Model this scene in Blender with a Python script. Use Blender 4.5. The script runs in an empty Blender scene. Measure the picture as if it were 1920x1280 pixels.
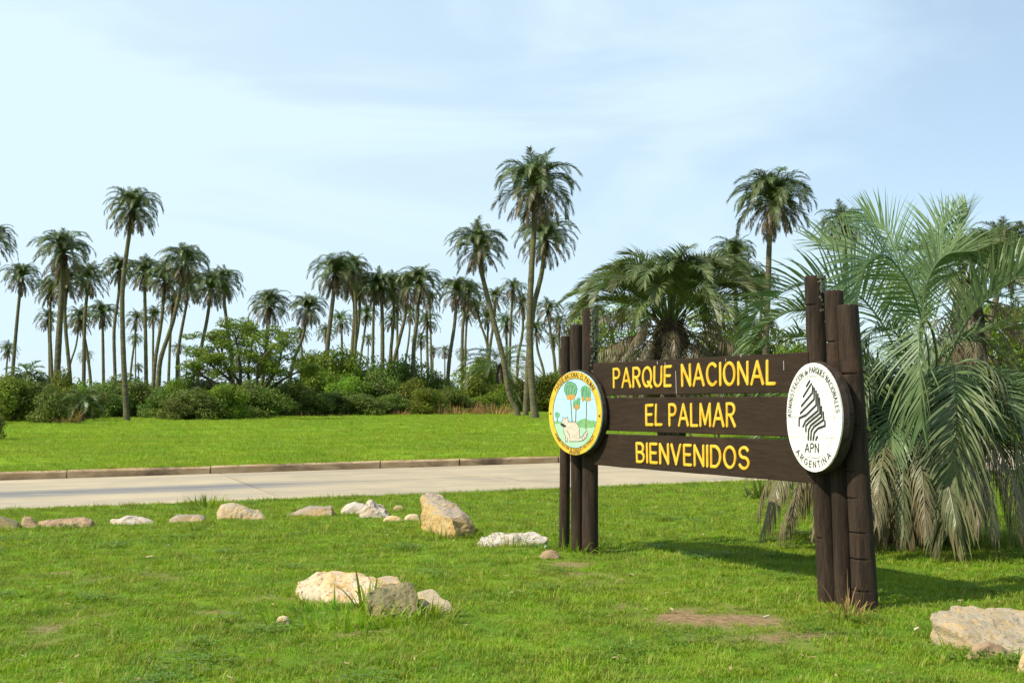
import bpy, bmesh, math, random
import numpy as np
from mathutils import Vector, Matrix, noise
R = math.radians
scene = bpy.context.scene
COL = scene.collection
rnd = random.Random(7)

# ------------------------------------------------------------------ camera
PW, PH = 1920.0, 1280.0
FPX = 2066.0
CAM = Vector((0, 0, 1.5))
HORIZON = 766.0
PITCH = math.atan((HORIZON - PH/2)/FPX)
cam_d = bpy.data.cameras.new('camera')
cam_d.sensor_width = 36.0
cam_d.lens = 36.0*FPX/PW
cam_d.clip_start = 0.1
cam_d.clip_end = 3000
cam_d.dof.use_dof = False
cam = bpy.data.objects.new('camera', cam_d)
COL.objects.link(cam)
cam.location = CAM
cam.rotation_euler = (R(90) + PITCH, 0, 0)
scene.camera = cam

# ------------------------------------------------------------------ light
SUN_EL = R(47)
SUN_TO = Vector((-0.89*math.cos(SUN_EL), -0.45*math.cos(SUN_EL), math.sin(SUN_EL))).normalized()
sun_d = bpy.data.lights.new('sun', 'SUN')
sun_d.energy = 5.0
sun_d.angle = R(0.6)
sun_d.color = (1.0, 0.93, 0.80)
sun = bpy.data.objects.new('sun', sun_d)
COL.objects.link(sun)
sun.rotation_euler = SUN_TO.to_track_quat('Z', 'Y').to_euler()
sun.location = (-20, -10, 30)

world = bpy.data.worlds.new('World')
scene.world = world
world.use_nodes = True
nt = world.node_tree
nt.nodes.clear()
def N(t, tree=None, **kw):
    n = (tree or nt).nodes.new(t)
    for k, v in kw.items(): setattr(n, k, v)
    return n
out = N('ShaderNodeOutputWorld')
bg = N('ShaderNodeBackground'); bg.inputs['Strength'].default_value = 0.134
sky = N('ShaderNodeTexSky'); sky.sky_type = 'NISHITA'; sky.sun_disc = False
sky.sun_elevation = SUN_EL
sky.sun_rotation = math.atan2(SUN_TO.x, SUN_TO.y)
sky.air_density = 1.0; sky.dust_density = 0.7; sky.ozone_density = 1.2
geo = N('ShaderNodeTexCoord')
def mth(op, a=None, b=None, tree=None, clamp=False):
    n = N('ShaderNodeMath', tree, operation=op); n.use_clamp = clamp
    t = (tree or nt)
    for i, v in enumerate((a, b)):
        if v is None: continue
        if isinstance(v, (int, float)): n.inputs[i].default_value = v
        else: t.links.new(v, n.inputs[i])
    return n.outputs[0]
# thin cirrus veil, thicker towards the sun, streaks running slightly diagonal
mp = N('ShaderNodeMapping'); mp.inputs['Scale'].default_value = (1.0, 1.0, 3.4); mp.inputs['Rotation'].default_value = (0.0, R(14), 0.0)
nt.links.new(geo.outputs['Generated'], mp.inputs['Vector'])
nz = N('ShaderNodeTexNoise'); nz.inputs['Scale'].default_value = 2.0; nz.inputs['Detail'].default_value = 8; nz.inputs['Roughness'].default_value = 0.52; nz.inputs['Distortion'].default_value = 0.9
nt.links.new(mp.outputs[0], nz.inputs['Vector'])
cr = N('ShaderNodeMapRange'); cr.interpolation_type = 'SMOOTHSTEP'
cr.inputs['From Min'].default_value = 0.40; cr.inputs['From Max'].default_value = 0.66
nt.links.new(nz.outputs['Fac'], cr.inputs['Value'])
dt = N('ShaderNodeVectorMath', operation='DOT_PRODUCT')
nt.links.new(geo.outputs['Generated'], dt.inputs[0]); dt.inputs[1].default_value = (-0.86, 0.50, 0.05)
veil = N('ShaderNodeMapRange'); veil.inputs['From Min'].default_value = -0.60; veil.inputs['From Max'].default_value = 0.80
veil.inputs['To Min'].default_value = -0.08; veil.inputs['To Max'].default_value = 0.86
nt.links.new(dt.outputs['Value'], veil.inputs['Value'])
cl = mth('MULTIPLY', cr.outputs[0], 0.36)
fac = mth('ADD', cl, veil.outputs[0], clamp=True)
mx = N('ShaderNodeMix', data_type='RGBA')
nt.links.new(fac, mx.inputs['Factor']); nt.links.new(sky.outputs[0], mx.inputs['A'])
mx.inputs['B'].default_value = (4.65, 5.85, 6.7, 1)
nt.links.new(mx.outputs['Result'], bg.inputs['Color'])
nt.links.new(bg.outputs[0], out.inputs['Surface'])

vs = scene.view_settings
vs.view_transform = 'Standard'; vs.look = 'None'; vs.gamma = 1.0; vs.use_curve_mapping = False
vs.exposure = 0.30
scene.render.engine = 'CYCLES'
scene.cycles.max_bounces = 6; scene.cycles.transparent_max_bounces = 8
scene.cycles.diffuse_bounces = 3; scene.cycles.glossy_bounces = 2

# ------------------------------------------------------------------ terrain and pixel helpers
def hz(x, y):
    """height of the terrain (without the raised lawn behind the kerb)"""
    t = max(0.0, y - 16.0)
    r = 0.0115*t
    if t < 6: r = 0.0115*t*t/12
    else: r = 0.0115*(t - 3)
    return min(r, 1.10)
def ray(px, py):
    d = Vector(((px - PW/2)/FPX, 1.0, 0.0)) + Vector((0, 0, (PH/2 - py)/FPX))
    c, s = math.cos(PITCH), math.sin(PITCH)
    return Vector((d.x, d.y*c - d.z*s, d.y*s + d.z*c))
def at(px, py, Y):
    """the world point seen at a pixel at depth Y"""
    d = ray(px, py); return CAM + d*(Y/d.y)
def gnd(px, py, add=0.0):
    """the ground point seen at a pixel"""
    d = ray(px, py); lo, hi = 2.0, 400.0
    for _ in range(50):
        m = (lo + hi)/2; p = CAM + d*(m/d.y)
        if p.z > hz(p.x, p.y) + add: lo = m
        else: hi = m
    return CAM + d*(lo/d.y)
def poly_fn(pts):
    pts = sorted(pts, key=lambda p: p[0])
    def f(x):
        if x <= pts[0][0]: a, b = pts[0], pts[1]
        elif x >= pts[-1][0]: a, b = pts[-2], pts[-1]
        else:
            for a, b in zip(pts, pts[1:]):
                if a[0] <= x <= b[0]: break
        return a[1] + (b[1]-a[1])*(x-a[0])/(b[0]-a[0])
    return f
def line_from_px(pxs, ext=None):
    g = [gnd(*p) for p in pxs]
    # least-squares gentle quadratic through the measured points
    X = np.array([p.x for p in g]); Y = np.array([p.y for p in g])
    c = np.polyfit(X, Y, 1)
    return lambda x: float(c[0]*x + c[1]), c
KERB_Y, kc = line_from_px([(0,903),(405,887),(640,882.8),(700,881),(862,875),(1046,868.4)])
NEAR_Y, nc = line_from_px([(0,958.5),(292,948),(532,936.6),(700,931),(792,926),(1046,918),(1350,906)])
MID_Y, mc = line_from_px([(0,928),(401,914.7),(700,904),(911,895.5),(1046,889)])
KH = 0.18
def zfar(x, y): return hz(x, y) + KH
def ground_z(x, y):
    return zfar(x, y) if y > KERB_Y(x) + 0.1 else hz(x, y)

# ------------------------------------------------------------------ object helpers
def link(o, parent=None):
    COL.objects.link(o)
    if parent is not None: o.parent = parent
    return o
def tag(o, label=None, cat=None, group=None, kind=None):
    if label: o['label'] = label
    if cat: o['category'] = cat
    if group: o['group'] = group
    if kind: o['kind'] = kind
    return o
def empty(name, loc, label, cat, group=None, rz=0):
    o = bpy.data.objects.new(name, None); o.empty_display_size = 0.3
    o.location = loc; o.rotation_euler = (0, 0, rz)
    COL.objects.link(o); return tag(o, label, cat, group)

class MD:
    """mesh data collected from numpy pieces"""
    def __init__(s): s.v = []; s.f = []; s.d = []; s.n = 0; s.m = []
    def add(s, v, f, d=0.0, m=0):
        v = np.asarray(v, float).reshape(-1, 3)
        s.v.append(v)
        s.f.extend([tuple(i + s.n for i in q) for q in f])
        s.m.extend([m]*len(f))
        s.d.append(np.full(len(v), d) if np.isscalar(d) else np.asarray(d, float))
        s.n += len(v)
    def mesh(s, name, mats, smooth=False, attr='dry'):
        me = bpy.data.meshes.new(name)
        V = np.concatenate(s.v) if s.v else np.zeros((0,3))
        me.from_pydata([tuple(p) for p in V.tolist()], [], s.f)
        if not isinstance(mats, (list, tuple)): mats = [mats]
        for m in mats: me.materials.append(m)
        if len(mats) > 1: me.polygons.foreach_set('material_index', s.m)
        a = me.attributes.new(attr, 'FLOAT', 'POINT'); a.data.foreach_set('value', np.concatenate(s.d).astype(np.float32))
        if smooth: me.polygons.foreach_set('use_smooth', [True]*len(me.polygons))
        me.update(); return me
    def obj(s, name, mats, parent=None, smooth=False, loc=None):
        o = bpy.data.objects.new(name, s.mesh(name, mats, smooth))
        if loc is not None: o.location = loc
        return link(o, parent)
def join_arrays(md):
    return np.concatenate(md.v), list(md.f), np.concatenate(md.d)

# ------------------------------------------------------------------ materials
def new_mat(name):
    m = bpy.data.materials.new(name); m.use_nodes = True
    t = m.node_tree; t.nodes.clear()
    o = N('ShaderNodeOutputMaterial', t); b = N('ShaderNodeBsdfPrincipled', t)
    t.links.new(b.outputs[0], o.inputs['Surface'])
    return m, t, b, o
def noise_node(t, scale, detail=4, rough=0.55, coord='Object', stretch=None, dist=0.0, off=None):
    tc = N('ShaderNodeTexCoord', t)
    mp = N('ShaderNodeMapping', t)
    if coord == 'World':
        g = N('ShaderNodeNewGeometry', t); t.links.new(g.outputs['Position'], mp.inputs[0])
    else: t.links.new(tc.outputs[coord], mp.inputs[0])
    if stretch: mp.inputs['Scale'].default_value = stretch
    if off is not None: mp.inputs['Location'].default_value = off
    n = N('ShaderNodeTexNoise', t)
    n.inputs['Scale'].default_value = scale; n.inputs['Detail'].default_value = detail
    n.inputs['Roughness'].default_value = rough; n.inputs['Distortion'].default_value = dist
    t.links.new(mp.outputs[0], n.inputs['Vector'])
    return n.outputs['Fac']
def rng(t, v, a, b, c=0.0, d=1.0, smooth=True):
    n = N('ShaderNodeMapRange', t)
    if smooth: n.interpolation_type = 'SMOOTHSTEP'
    for k, x in zip(('From Min','From Max','To Min','To Max'), (a, b, c, d)): n.inputs[k].default_value = x
    t.links.new(v, n.inputs['Value']); return n.outputs[0]
def mix(t, f, a, b, mode='MIX'):
    n = N('ShaderNodeMix', t, data_type='RGBA'); n.blend_type = mode
    for s, v in (('Factor', f), ('A', a), ('B', b)):
        if isinstance(v, (int, float)): n.inputs[s].default_value = v
        elif isinstance(v, tuple): n.inputs[s].default_value = (*v, 1) if len(v) == 3 else v
        else: t.links.new(v, n.inputs[s])
    return n.outputs['Result']
def bump(t, b, h, strength=0.5, dist=0.02):
    n = N('ShaderNodeBump', t); n.inputs['Strength'].default_value = strength; n.inputs['Distance'].default_value = dist
    t.links.new(h, n.inputs['Height']); t.links.new(n.outputs[0], b.inputs['Normal'])
def attr(t, name='dry'):
    a = N('ShaderNodeAttribute', t); a.attribute_name = name; return a.outputs['Fac']
def mat_noise(name, c1, c2, scale=8, rough=0.8, bs=0.4, bd=0.01, stretch=None, c3=None, lo=0.35, hi=0.65, coord='Object', spec=0.3):
    m, t, b, o = new_mat(name)
    f = noise_node(t, scale, 6, 0.6, coord, stretch)
    col = mix(t, rng(t, f, lo, hi), c1, c2)
    if c3:
        g = noise_node(t, scale*0.31, 4, 0.6, coord, stretch, off=(7, 3, 1))
        col = mix(t, rng(t, g, 0.48, 0.66), col, c3)
    t.links.new(col, b.inputs['Base Color'])
    b.inputs['Roughness'].default_value = rough; b.inputs['Specular IOR Level'].default_value = spec
    if bs: bump(t, b, noise_node(t, scale*3, 6, 0.65, coord, stretch), bs, bd)
    return m
def mat_leaf(name, green, green2, dry, transl=0.35, rough=0.5, spec=0.4, nscale=3.0, objvar=0.25, coord='Object'):
    """leaf: green varied by noise and by object, turning to the dry colour with the attribute 'dry'"""
    m, t, b, o = new_mat(name)
    f = noise_node(t, nscale, 5, 0.62, coord)
    col = mix(t, rng(t, f, 0.38, 0.62), green, green2)
    oi = N('ShaderNodeObjectInfo', t)
    hs = N('ShaderNodeHueSaturation', t)
    t.links.new(rng(t, oi.outputs['Random'], 0, 1, 1-objvar, 1+objvar, False), hs.inputs['Value'])
    t.links.new(rng(t, oi.outputs['Random'], 0, 1, 0.5-0.02*objvar*4, 0.5+0.02*objvar*4, False), hs.inputs['Hue'])
    t.links.new(col, hs.inputs['Color'])
    f2 = noise_node(t, nscale*2.3, 4, 0.6, coord, off=(3,1,2))
    dd = mth('ADD', attr(t), rng(t, f2, 0.3, 0.7, -0.15, 0.15), t, True)
    col = mix(t, dd, hs.outputs[0], dry)
    t.links.new(col, b.inputs['Base Color'])
    b.inputs['Roughness'].default_value = rough; b.inputs['Specular IOR Level'].default_value = spec
    tr = N('ShaderNodeBsdfTranslucent', t)
    tc = mix(t, 1.0, col, (1.0, 1.0, 0.55), 'MULTIPLY'); t.links.new(tc, tr.inputs['Color'])
    ms = N('ShaderNodeMixShader', t); ms.inputs[0].default_value = transl
    t.links.new(b.outputs[0], ms.inputs[1]); t.links.new(tr.outputs[0], ms.inputs[2])
    t.links.new(ms.outputs[0], o.inputs['Surface'])
    return m

M = {}
M['blade'] = mat_leaf('grass_blades', (0.150,0.285,0.010), (0.255,0.400,0.012), (0.40,0.33,0.10), 0.40, 0.5, 0.22, 2.2, 0.24, 'World')
M['blade_far'] = mat_leaf('field_grass_blades', (0.180,0.325,0.012), (0.270,0.395,0.016), (0.42,0.40,0.09), 0.42, 0.5, 0.2, 0.45, 0.14, 'World')
M['palm_far'] = mat_leaf('far_palm_leaf', (0.060,0.105,0.026), (0.125,0.175,0.044), (0.145,0.098,0.055), 0.25, 0.45, 0.42, 0.7, 0.25)
M['palm_mid'] = mat_leaf('bushy_palm_leaf', (0.085,0.140,0.040), (0.140,0.195,0.056), (0.18,0.135,0.075), 0.28, 0.42, 0.42, 0.9, 0.2)
M['palm_near'] = mat_leaf('near_palm_leaf', (0.100,0.175,0.066), (0.175,0.255,0.098), (0.205,0.155,0.080), 0.22, 0.42, 0.38, 2.0, 0.14)
M['bush'] = mat_leaf('bush_leaf', (0.11,0.20,0.010), (0.21,0.32,0.018), (0.30,0.22,0.06), 0.35, 0.55, 0.3, 0.55, 0.35)
M['bush_dark'] = mat_leaf('dark_bush_leaf', (0.080,0.140,0.014), (0.145,0.215,0.020), (0.26,0.19,0.08), 0.30, 0.55, 0.3, 0.6, 0.3)
M['tree_leaf'] = mat_leaf('feathery_tree_leaf', (0.105,0.18,0.016), (0.180,0.25,0.024), (0.26,0.24,0.05), 0.40, 0.5, 0.3, 0.8, 0.15)
M['bark'] = mat_noise('bark', (0.05,0.037,0.026), (0.12,0.095,0.07), 5, 0.9, 0.6, 0.03)
M['palm_trunk'] = mat_noise('palm_trunk', (0.085,0.070,0.042), (0.165,0.145,0.085), 3.0, 0.9, 0.9, 0.08, (1,1,2.6), (0.15,0.145,0.045))
M['boots'] = mat_noise('palm_boots', (0.030,0.022,0.014), (0.085,0.062,0.040), 6, 0.9, 0.7, 0.03, (1,1,.4))
M['dry_grass'] = mat_leaf('dry_grass', (0.32,0.21,0.09), (0.42,0.27,0.12), (0.38,0.20,0.10), 0.3, 0.7, 0.1, 2.0, 0.2)

# ================================================================== GROUND
BARE = []   # (x, y, rx, ry, strength)
def add_bare(px, py, wpx, hpx, s=1.0):
    c = gnd(px, py); l = gnd(px - wpx/2, py); u = gnd(px, py - hpx/2)
    BARE.append((c.x, c.y, abs(c.x - l.x), max(0.08, abs(u.y - c.y)), s))
for a in [(1335,1160,270,40,1.2),(1490,1196,210,30,1.1),(1400,1182,240,32,.85),(1180,1140,90,26,.6),(1060,1062,130,26,.7),(1400,1178,120,30,.7),(1110,1085,160,30,.45),
          (420,1146,110,12,.6),(60,1196,80,6,.35),(180,1190,90,6,.3),(260,1080,330,26,.35),(95,1075,160,22,.4),(520,1120,120,16,.5),(330,1215,60,14,.5),
          (640,1186,150,12,.8),(480,1168,60,10,.6),(700,1196,90,14,.5),(1720,1205,40,10,.3),(960,1012,60,14,.5)]: add_bare(*a)
def bare(x, y):
    v = 0.0
    for cx, cy, rx, ry, s in BARE:
        q = ((x-cx)/rx)**2 + ((y-cy)/ry)**2
        if q < 4: v = max(v, s*math.exp(-q*0.9))
    n = noise.noise(Vector((x*3.1, y*3.1, 0))) + 0.6*noise.noise(Vector((x*9, y*9, 4)))
    b = max(0.0, v*1.15 + n*0.85*min(1, v*3+0.0) - 0.16)
    w = noise.noise(Vector((x*.8+5, y*.8, 2))) + .5*noise.noise(Vector((x*3+5, y*3, 2)))
    b = max(b, 0.5*(w - 0.55)/0.3) if y < 14 and w > 0.55 else b
    return min(1.0, b)

mg, t, b, o = new_mat('lawn_soil')
gcol = mix(t, rng(t, noise_node(t, 1.3, 6, .6, 'World'), .35, .65), (0.095,0.19,0.014), (0.17,0.28,0.015))
gcol = mix(t, rng(t, noise_node(t, 0.16, 5, .6, 'World', stretch=(.6,1,1)), .50, .70), gcol, (0.22,0.28,0.03))
gcol = mix(t, rng(t, noise_node(t, 30, 3, .7, 'World'), .35, .7, 0, .6), gcol, (0.07,0.11,0.014))
scol = mix(t, rng(t, noise_node(t, 14, 6, .7, 'World'), .35, .65), (0.19,0.125,0.065), (0.33,0.225,0.12))
col = mix(t, attr(t, 'bare'), gcol, scol)
t.links.new(col, b.inputs['Base Color']); b.inputs['Roughness'].default_value = .95; b.inputs['Specular IOR Level'].default_value = .1
bump(t, b, noise_node(t, 22, 6, .7, 'World'), .8, .03)

def grid_sheet(name, xs, yfun, nrow, zf, with_bare):
    V, F, B = [], [], []
    for x in xs:
        ys = yfun(x)
        for y in ys:
            V.append((x, y, zf(x, y))); B.append(bare(x, y) if with_bare and abs(x) < 9 and 4 < y < 22 else 0.0)
    n = nrow
    for i in range(len(xs)-1):
        for j in range(n-1):
            a = i*n + j; F.append((a, a+n, a+n+1, a+1))
    me = bpy.data.meshes.new(name); me.from_pydata(V, [], F); me.materials.append(mg)
    at_ = me.attributes.new('bare', 'FLOAT', 'POINT'); at_.data.foreach_set('value', np.array(B, np.float32))
    me.polygons.foreach_set('use_smooth', [True]*len(me.polygons)); me.update()
    o = bpy.data.objects.new(name, me); link(o); return tag(o, kind='structure')
def spaced(a, b, n): return [a + (b-a)*i/(n-1) for i in range(n)]
xs = [-52,-40,-30,-22,-16,-12] + spaced(-9.5, 9.5, 150) + [11,13,16,20,26,35,50,80,130,220,400,900]
def und(x, y): return 0.012*noise.noise(Vector((x*.9, y*.9, 0))) + 0.006*noise.noise(Vector((x*4, y*4, 0)))
def ylawn(x):
    e = NEAR_Y(x) - 0.02
    a = min(-10, e - 5)
    k = min(4.5, e - 3)
    return spaced(a, k, 6)[:-1] + spaced(k, e, 120)
grid_sheet('lawn', xs, ylawn, 125, lambda x, y: hz(x, y) + und(x, y) - (0.0 if y < NEAR_Y(x) - .3 else 0.004), True)
xs = [-900,-500,-300,-200,-140,-100,-80] + spaced(-65, 65, 66) + [80,100,140,200,300,500,900]
def yfield(x):
    e = KERB_Y(x) + 0.16
    r = [e + d for d in [0,1,2,3,4,6,8,10,13,16,20,25,30,36,43,50,60,70,85,100,130,170,230,320,450,700,1000]]
    return r + [max(1500, e + 1200)]
mlawn = mg
mg, t, b, o = new_mat('field_soil')
gcol = mix(t, rng(t, noise_node(t, .5, 6, .6, 'World'), .35, .65), (0.15,0.28,0.012), (0.23,0.36,0.014))
t.links.new(gcol, b.inputs['Base Color']); b.inputs['Roughness'].default_value = .95; b.inputs['Specular IOR Level'].default_value = .1
bump(t, b, noise_node(t, 9, 6, .7, 'World'), .8, .05)
grid_sheet('field', xs, yfield, 28, lambda x, y: zfar(x, y) + (und(x*.3, y*.3)*4 if y > KERB_Y(x) + 2 else -0.015), False)

# ------------------------------------------------------------------ road of cast concrete slabs
mr, t, b, o = new_mat('road_concrete')
f1 = noise_node(t, 0.7, 7, .65, 'World'); f2 = noise_node(t, 26, 5, .7, 'World')
col = mix(t, rng(t, f1, .35, .68), (0.46,0.375,0.235), (0.365,0.30,0.195))
col = mix(t, rng(t, f2, .4, .75, 0, .35), col, (0.28,0.24,0.18))
tcr = N('ShaderNodeNewGeometry', t); mpr = N('ShaderNodeMapping', t); mpr.vector_type = 'TEXTURE'; mpr.inputs['Rotation'].default_value = (0, 0, math.atan(float(mc[0]))); mpr.inputs['Scale'].default_value = (9.0, .55, 1)
t.links.new(tcr.outputs['Position'], mpr.inputs[0]); nst = N('ShaderNodeTexNoise', t); nst.inputs['Scale'].default_value = 1.0; nst.inputs['Detail'].default_value = 5; t.links.new(mpr.outputs[0], nst.inputs['Vector'])
col = mix(t, rng(t, nst.outputs['Fac'], .45, .70, 0, .55), col, (0.25,0.225,0.185))
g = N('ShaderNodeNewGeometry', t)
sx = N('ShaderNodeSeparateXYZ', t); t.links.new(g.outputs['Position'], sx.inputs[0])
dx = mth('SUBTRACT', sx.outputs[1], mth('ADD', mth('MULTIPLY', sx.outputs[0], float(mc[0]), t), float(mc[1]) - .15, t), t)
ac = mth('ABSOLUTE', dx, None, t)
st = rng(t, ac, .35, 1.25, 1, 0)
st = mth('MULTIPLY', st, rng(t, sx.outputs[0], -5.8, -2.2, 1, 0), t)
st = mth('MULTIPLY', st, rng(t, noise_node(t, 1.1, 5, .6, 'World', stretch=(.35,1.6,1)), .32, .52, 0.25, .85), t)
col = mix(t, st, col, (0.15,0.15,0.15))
oi_ = N('ShaderNodeObjectInfo', t); hs_ = N('ShaderNodeHueSaturation', t); t.links.new(rng(t, oi_.outputs['Random'], 0, 1, .90, 1.06, False), hs_.inputs['Value']); t.links.new(col, hs_.inputs['Color'])
t.links.new(hs_.outputs[0], b.inputs['Base Color']); b.inputs['Roughness'].default_value = .85
bump(t, b, f2, .25, .01)
mjoint = mat_noise('joint_filler', (0.07,0.055,0.04), (0.13,0.10,0.07), 9, .95, .3)
def strip(name, xs, fa, fb, z, mat, parent=None, kind=None, zf=hz, label=None):
    V, F = [], []
    for x in xs:
        for y in (fa(x), fb(x)): V.append((x, y, zf(x, y) + z))
    for i in range(len(xs)-1): F.append((2*i, 2*i+2, 2*i+3, 2*i+1))
    me = bpy.data.meshes.new(name); me.from_pydata(V, [], F); me.materials.append(mat); me.update()
    o = bpy.data.objects.new(name, me); link(o, parent)
    return tag(o, kind=kind)
rx = [-900,-400,-200,-100,-52] + spaced(-40, 60, 60) + [80,120,200,400,900]
road = strip('road', rx, lambda x: NEAR_Y(x) - .06, lambda x: KERB_Y(x) + .02, 0.004, mjoint, kind='structure')
jp0, jp1 = gnd(412, 889), gnd(532, 936.6)
jslope = (jp1.x - jp0.x)/(jp1.y - jp0.y)            # transverse joints run askew to the kerb
def jx(k, y): return jp0.x + (y - jp0.y)*jslope + k*5.2
def slab(k, ya, yb, gap):
    md = MD(); n = 7
    top, bot = [], []
    def P(u, vv):
        # u along, vv across
        ym = NEAR_Y(0)
        x = jx(k, 22) + u*5.2
        for _ in range(6):
            y = ya(x)*(1-vv) + yb(x)*vv
            x = jx(k, y)*(1-u) + jx(k+1, y)*u + (gap if u == 0 else -gap if u == 1 else 0)
        return (x, ya(x)*(1-vv) + yb(x)*vv)
    rows = []
    for i in range(n):
        for vv in (0, 1):
            x, y = P(i/(n-1), vv); rows.append((x, y))
    V = [(x, y, hz(x, y) + 0.022) for x, y in rows] + [(x, y, hz(x, y) - 0.03) for x, y in rows]
    F = []
    for i in range(n-1): F.append((2*i, 2*i+2, 2*i+3, 2*i+1))
    m = 2*n
    for i in range(n-1):
        F.append((2*i, 2*i+m, 2*i+2+m, 2*i+2)); F.append((2*i+1, 2*i+3, 2*i+3+m, 2*i+1+m))
    F.append((0, 1, 1+m, m)); F.append((2*n-2, 2*n-2+m, 2*n-1+m, 2*n-1))
    md.add(V, F)
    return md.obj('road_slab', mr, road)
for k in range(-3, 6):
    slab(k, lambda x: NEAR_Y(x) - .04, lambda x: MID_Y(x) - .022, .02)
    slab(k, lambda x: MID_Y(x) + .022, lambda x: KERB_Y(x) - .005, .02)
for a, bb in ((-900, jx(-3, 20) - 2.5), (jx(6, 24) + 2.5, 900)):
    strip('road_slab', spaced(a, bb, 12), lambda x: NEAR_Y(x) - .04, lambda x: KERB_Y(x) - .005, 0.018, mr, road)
# a wandering crack in the far lane
ck = [gnd(*p, 0.024) for p in [(930,894.6),(960,898),(975,901),(1010,901.5),(1046,903.5),(1080,905),(1120,904)]]
V, F = [], []
for i, p in enumerate(ck):
    V += [(p.x, p.y - .014, hz(p.x, p.y)+.0265), (p.x, p.y + .014, hz(p.x, p.y)+.0265)]
    if i: F.append((2*i-2, 2*i, 2*i+1, 2*i-1))
md = MD(); md.add(V, F); md.obj('crack_filler', mjoint, road)

# kerb stones, each a block of its own
mk = mat_noise('kerb_concrete', (0.40,0.275,0.145), (0.56,0.41,0.24), 2.2, .9, .5, .01, (1,1,2.5), (0.15,0.105,0.065), coord='World')
kerb = empty('kerb', (0, KERB_Y(0), 0), None, None); tag(kerb, kind='structure')
kerb.location = (0, 0, 0)
V, F = [], []
for i, x in enumerate(rx): V += [(x, KERB_Y(x)+.165, hz(x, KERB_Y(x)) - .06), (x, KERB_Y(x)+.165, hz(x, KERB_Y(x)) + KH - .005)]
md = MD(); md.add(V, [(2*i, 2*i+2, 2*i+3, 2*i+1) for i in range(len(rx)-1)]); md.obj('kerb_bed', mjoint, kerb)
kx = [gnd(-3,903).x]
kpx = [gnd(p, q).x for p, q in ((125,898),(405,887),(710,880.6),(862,875),(1046,868.4))]
kedges = [kpx[0]-2.9*i for i in range(12, 0, -1)] + kpx + [kpx[-1] + 3.1*i for i in range(1, 12)]
for i, (a, bb) in enumerate(zip(kedges, kedges[1:])):
    md = MD(); n = 6; g_ = .005 if i % 2 else .02
    wob = rnd.uniform(-.012, .012); tw = rnd.uniform(-.012, .012)
    V = []
    prof = [(0.0, -.05), (0.005, KH-.03), (.022, KH-.006), (.045, KH+.012), (.17, KH+.012), (.175, -.05)]
    for j in range(n):
        u = j/(n-1); x = a + g_ + (bb - a - 2*g_)*u
        for py, pz in prof:
            q = .010*noise.noise(Vector((x*3, py*20, pz*20)))
            V.append((x, KERB_Y(x) + py + wob*u + q, hz(x, KERB_Y(x)) + pz + (tw*u if pz > 0 else 0) + q))
    m = len(prof); F = []
    for j in range(n-1):
        for q in range(m-1):
            a0 = j*m+q; F.append((a0, a0+m, a0+m+1, a0+1))
    F.append(tuple(range(m))); F.append(tuple(reversed(range((n-1)*m, n*m))))
    md.add(V, F); md.obj('kerb_stone', mk, kerb)

# ================================================================== ROCKS
def mat_rock(name, base, warm, dark, lich, lich_amt=.5, sc=3.0):
    m, t, b, o = new_mat(name)
    f = noise_node(t, sc, 7, .6, 'World'); g2 = noise_node(t, sc*2.1, 7, .65, 'World', off=(4,4,4)); h = noise_node(t, sc*6, 6, .7, 'World', off=(1,9,4))
    col = mix(t, rng(t, f, .38, .62), base, warm)
    geo_ = N('ShaderNodeNewGeometry', t); s = N('ShaderNodeSeparateXYZ', t); t.links.new(geo_.outputs['Normal'], s.inputs[0])
    up = rng(t, s.outputs[2], .35, .85)
    lf = mth('MULTIPLY', up, rng(t, g2, .5-lich_amt*.35, .62, 0, 1), t)
    col = mix(t, lf, col, lich)
    col = mix(t, rng(t, h, .54, .68, 0, .8), col, dark)
    t.links.new(col, b.inputs['Base Color']); b.inputs['Roughness'].default_value = .9; b.inputs['Specular IOR Level'].default_value = .2
    bump(t, b, noise_node(t, sc*6, 9, .70, 'World', (1,1,1.8)), .8, .03)
    return m
RK = {
 'cream': mat_rock('cream_limestone', (0.62,0.49,0.31), (0.64,0.40,0.16), (0.22,0.13,0.06), (0.62,0.51,0.35), .2, 4),
 'mossy': mat_rock('mossy_limestone', (0.36,0.27,0.135), (0.26,0.22,0.10), (0.08,0.07,0.035), (0.20,0.19,0.10), .7, 7),
 'grey': mat_rock('grey_limestone', (0.42,0.34,0.21), (0.54,0.37,0.17), (0.14,0.10,0.055), (0.43,0.36,0.25), .5, 5),
 'ochre': mat_rock('ochre_limestone', (0.50,0.36,0.16), (0.52,0.34,0.13), (0.13,0.09,0.05), (0.30,0.255,0.21), .9, 4),
 'white': mat_rock('pale_limestone', (0.55,0.48,0.38), (0.48,0.36,0.22), (0.10,0.08,0.05), (0.58,0.52,0.45), .4, 7),
 'brown': mat_rock('brown_stone', (0.36,0.24,0.14), (0.44,0.31,0.18), (0.12,0.08,0.05), (0.33,0.22,0.14), .3, 5),
}
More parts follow.
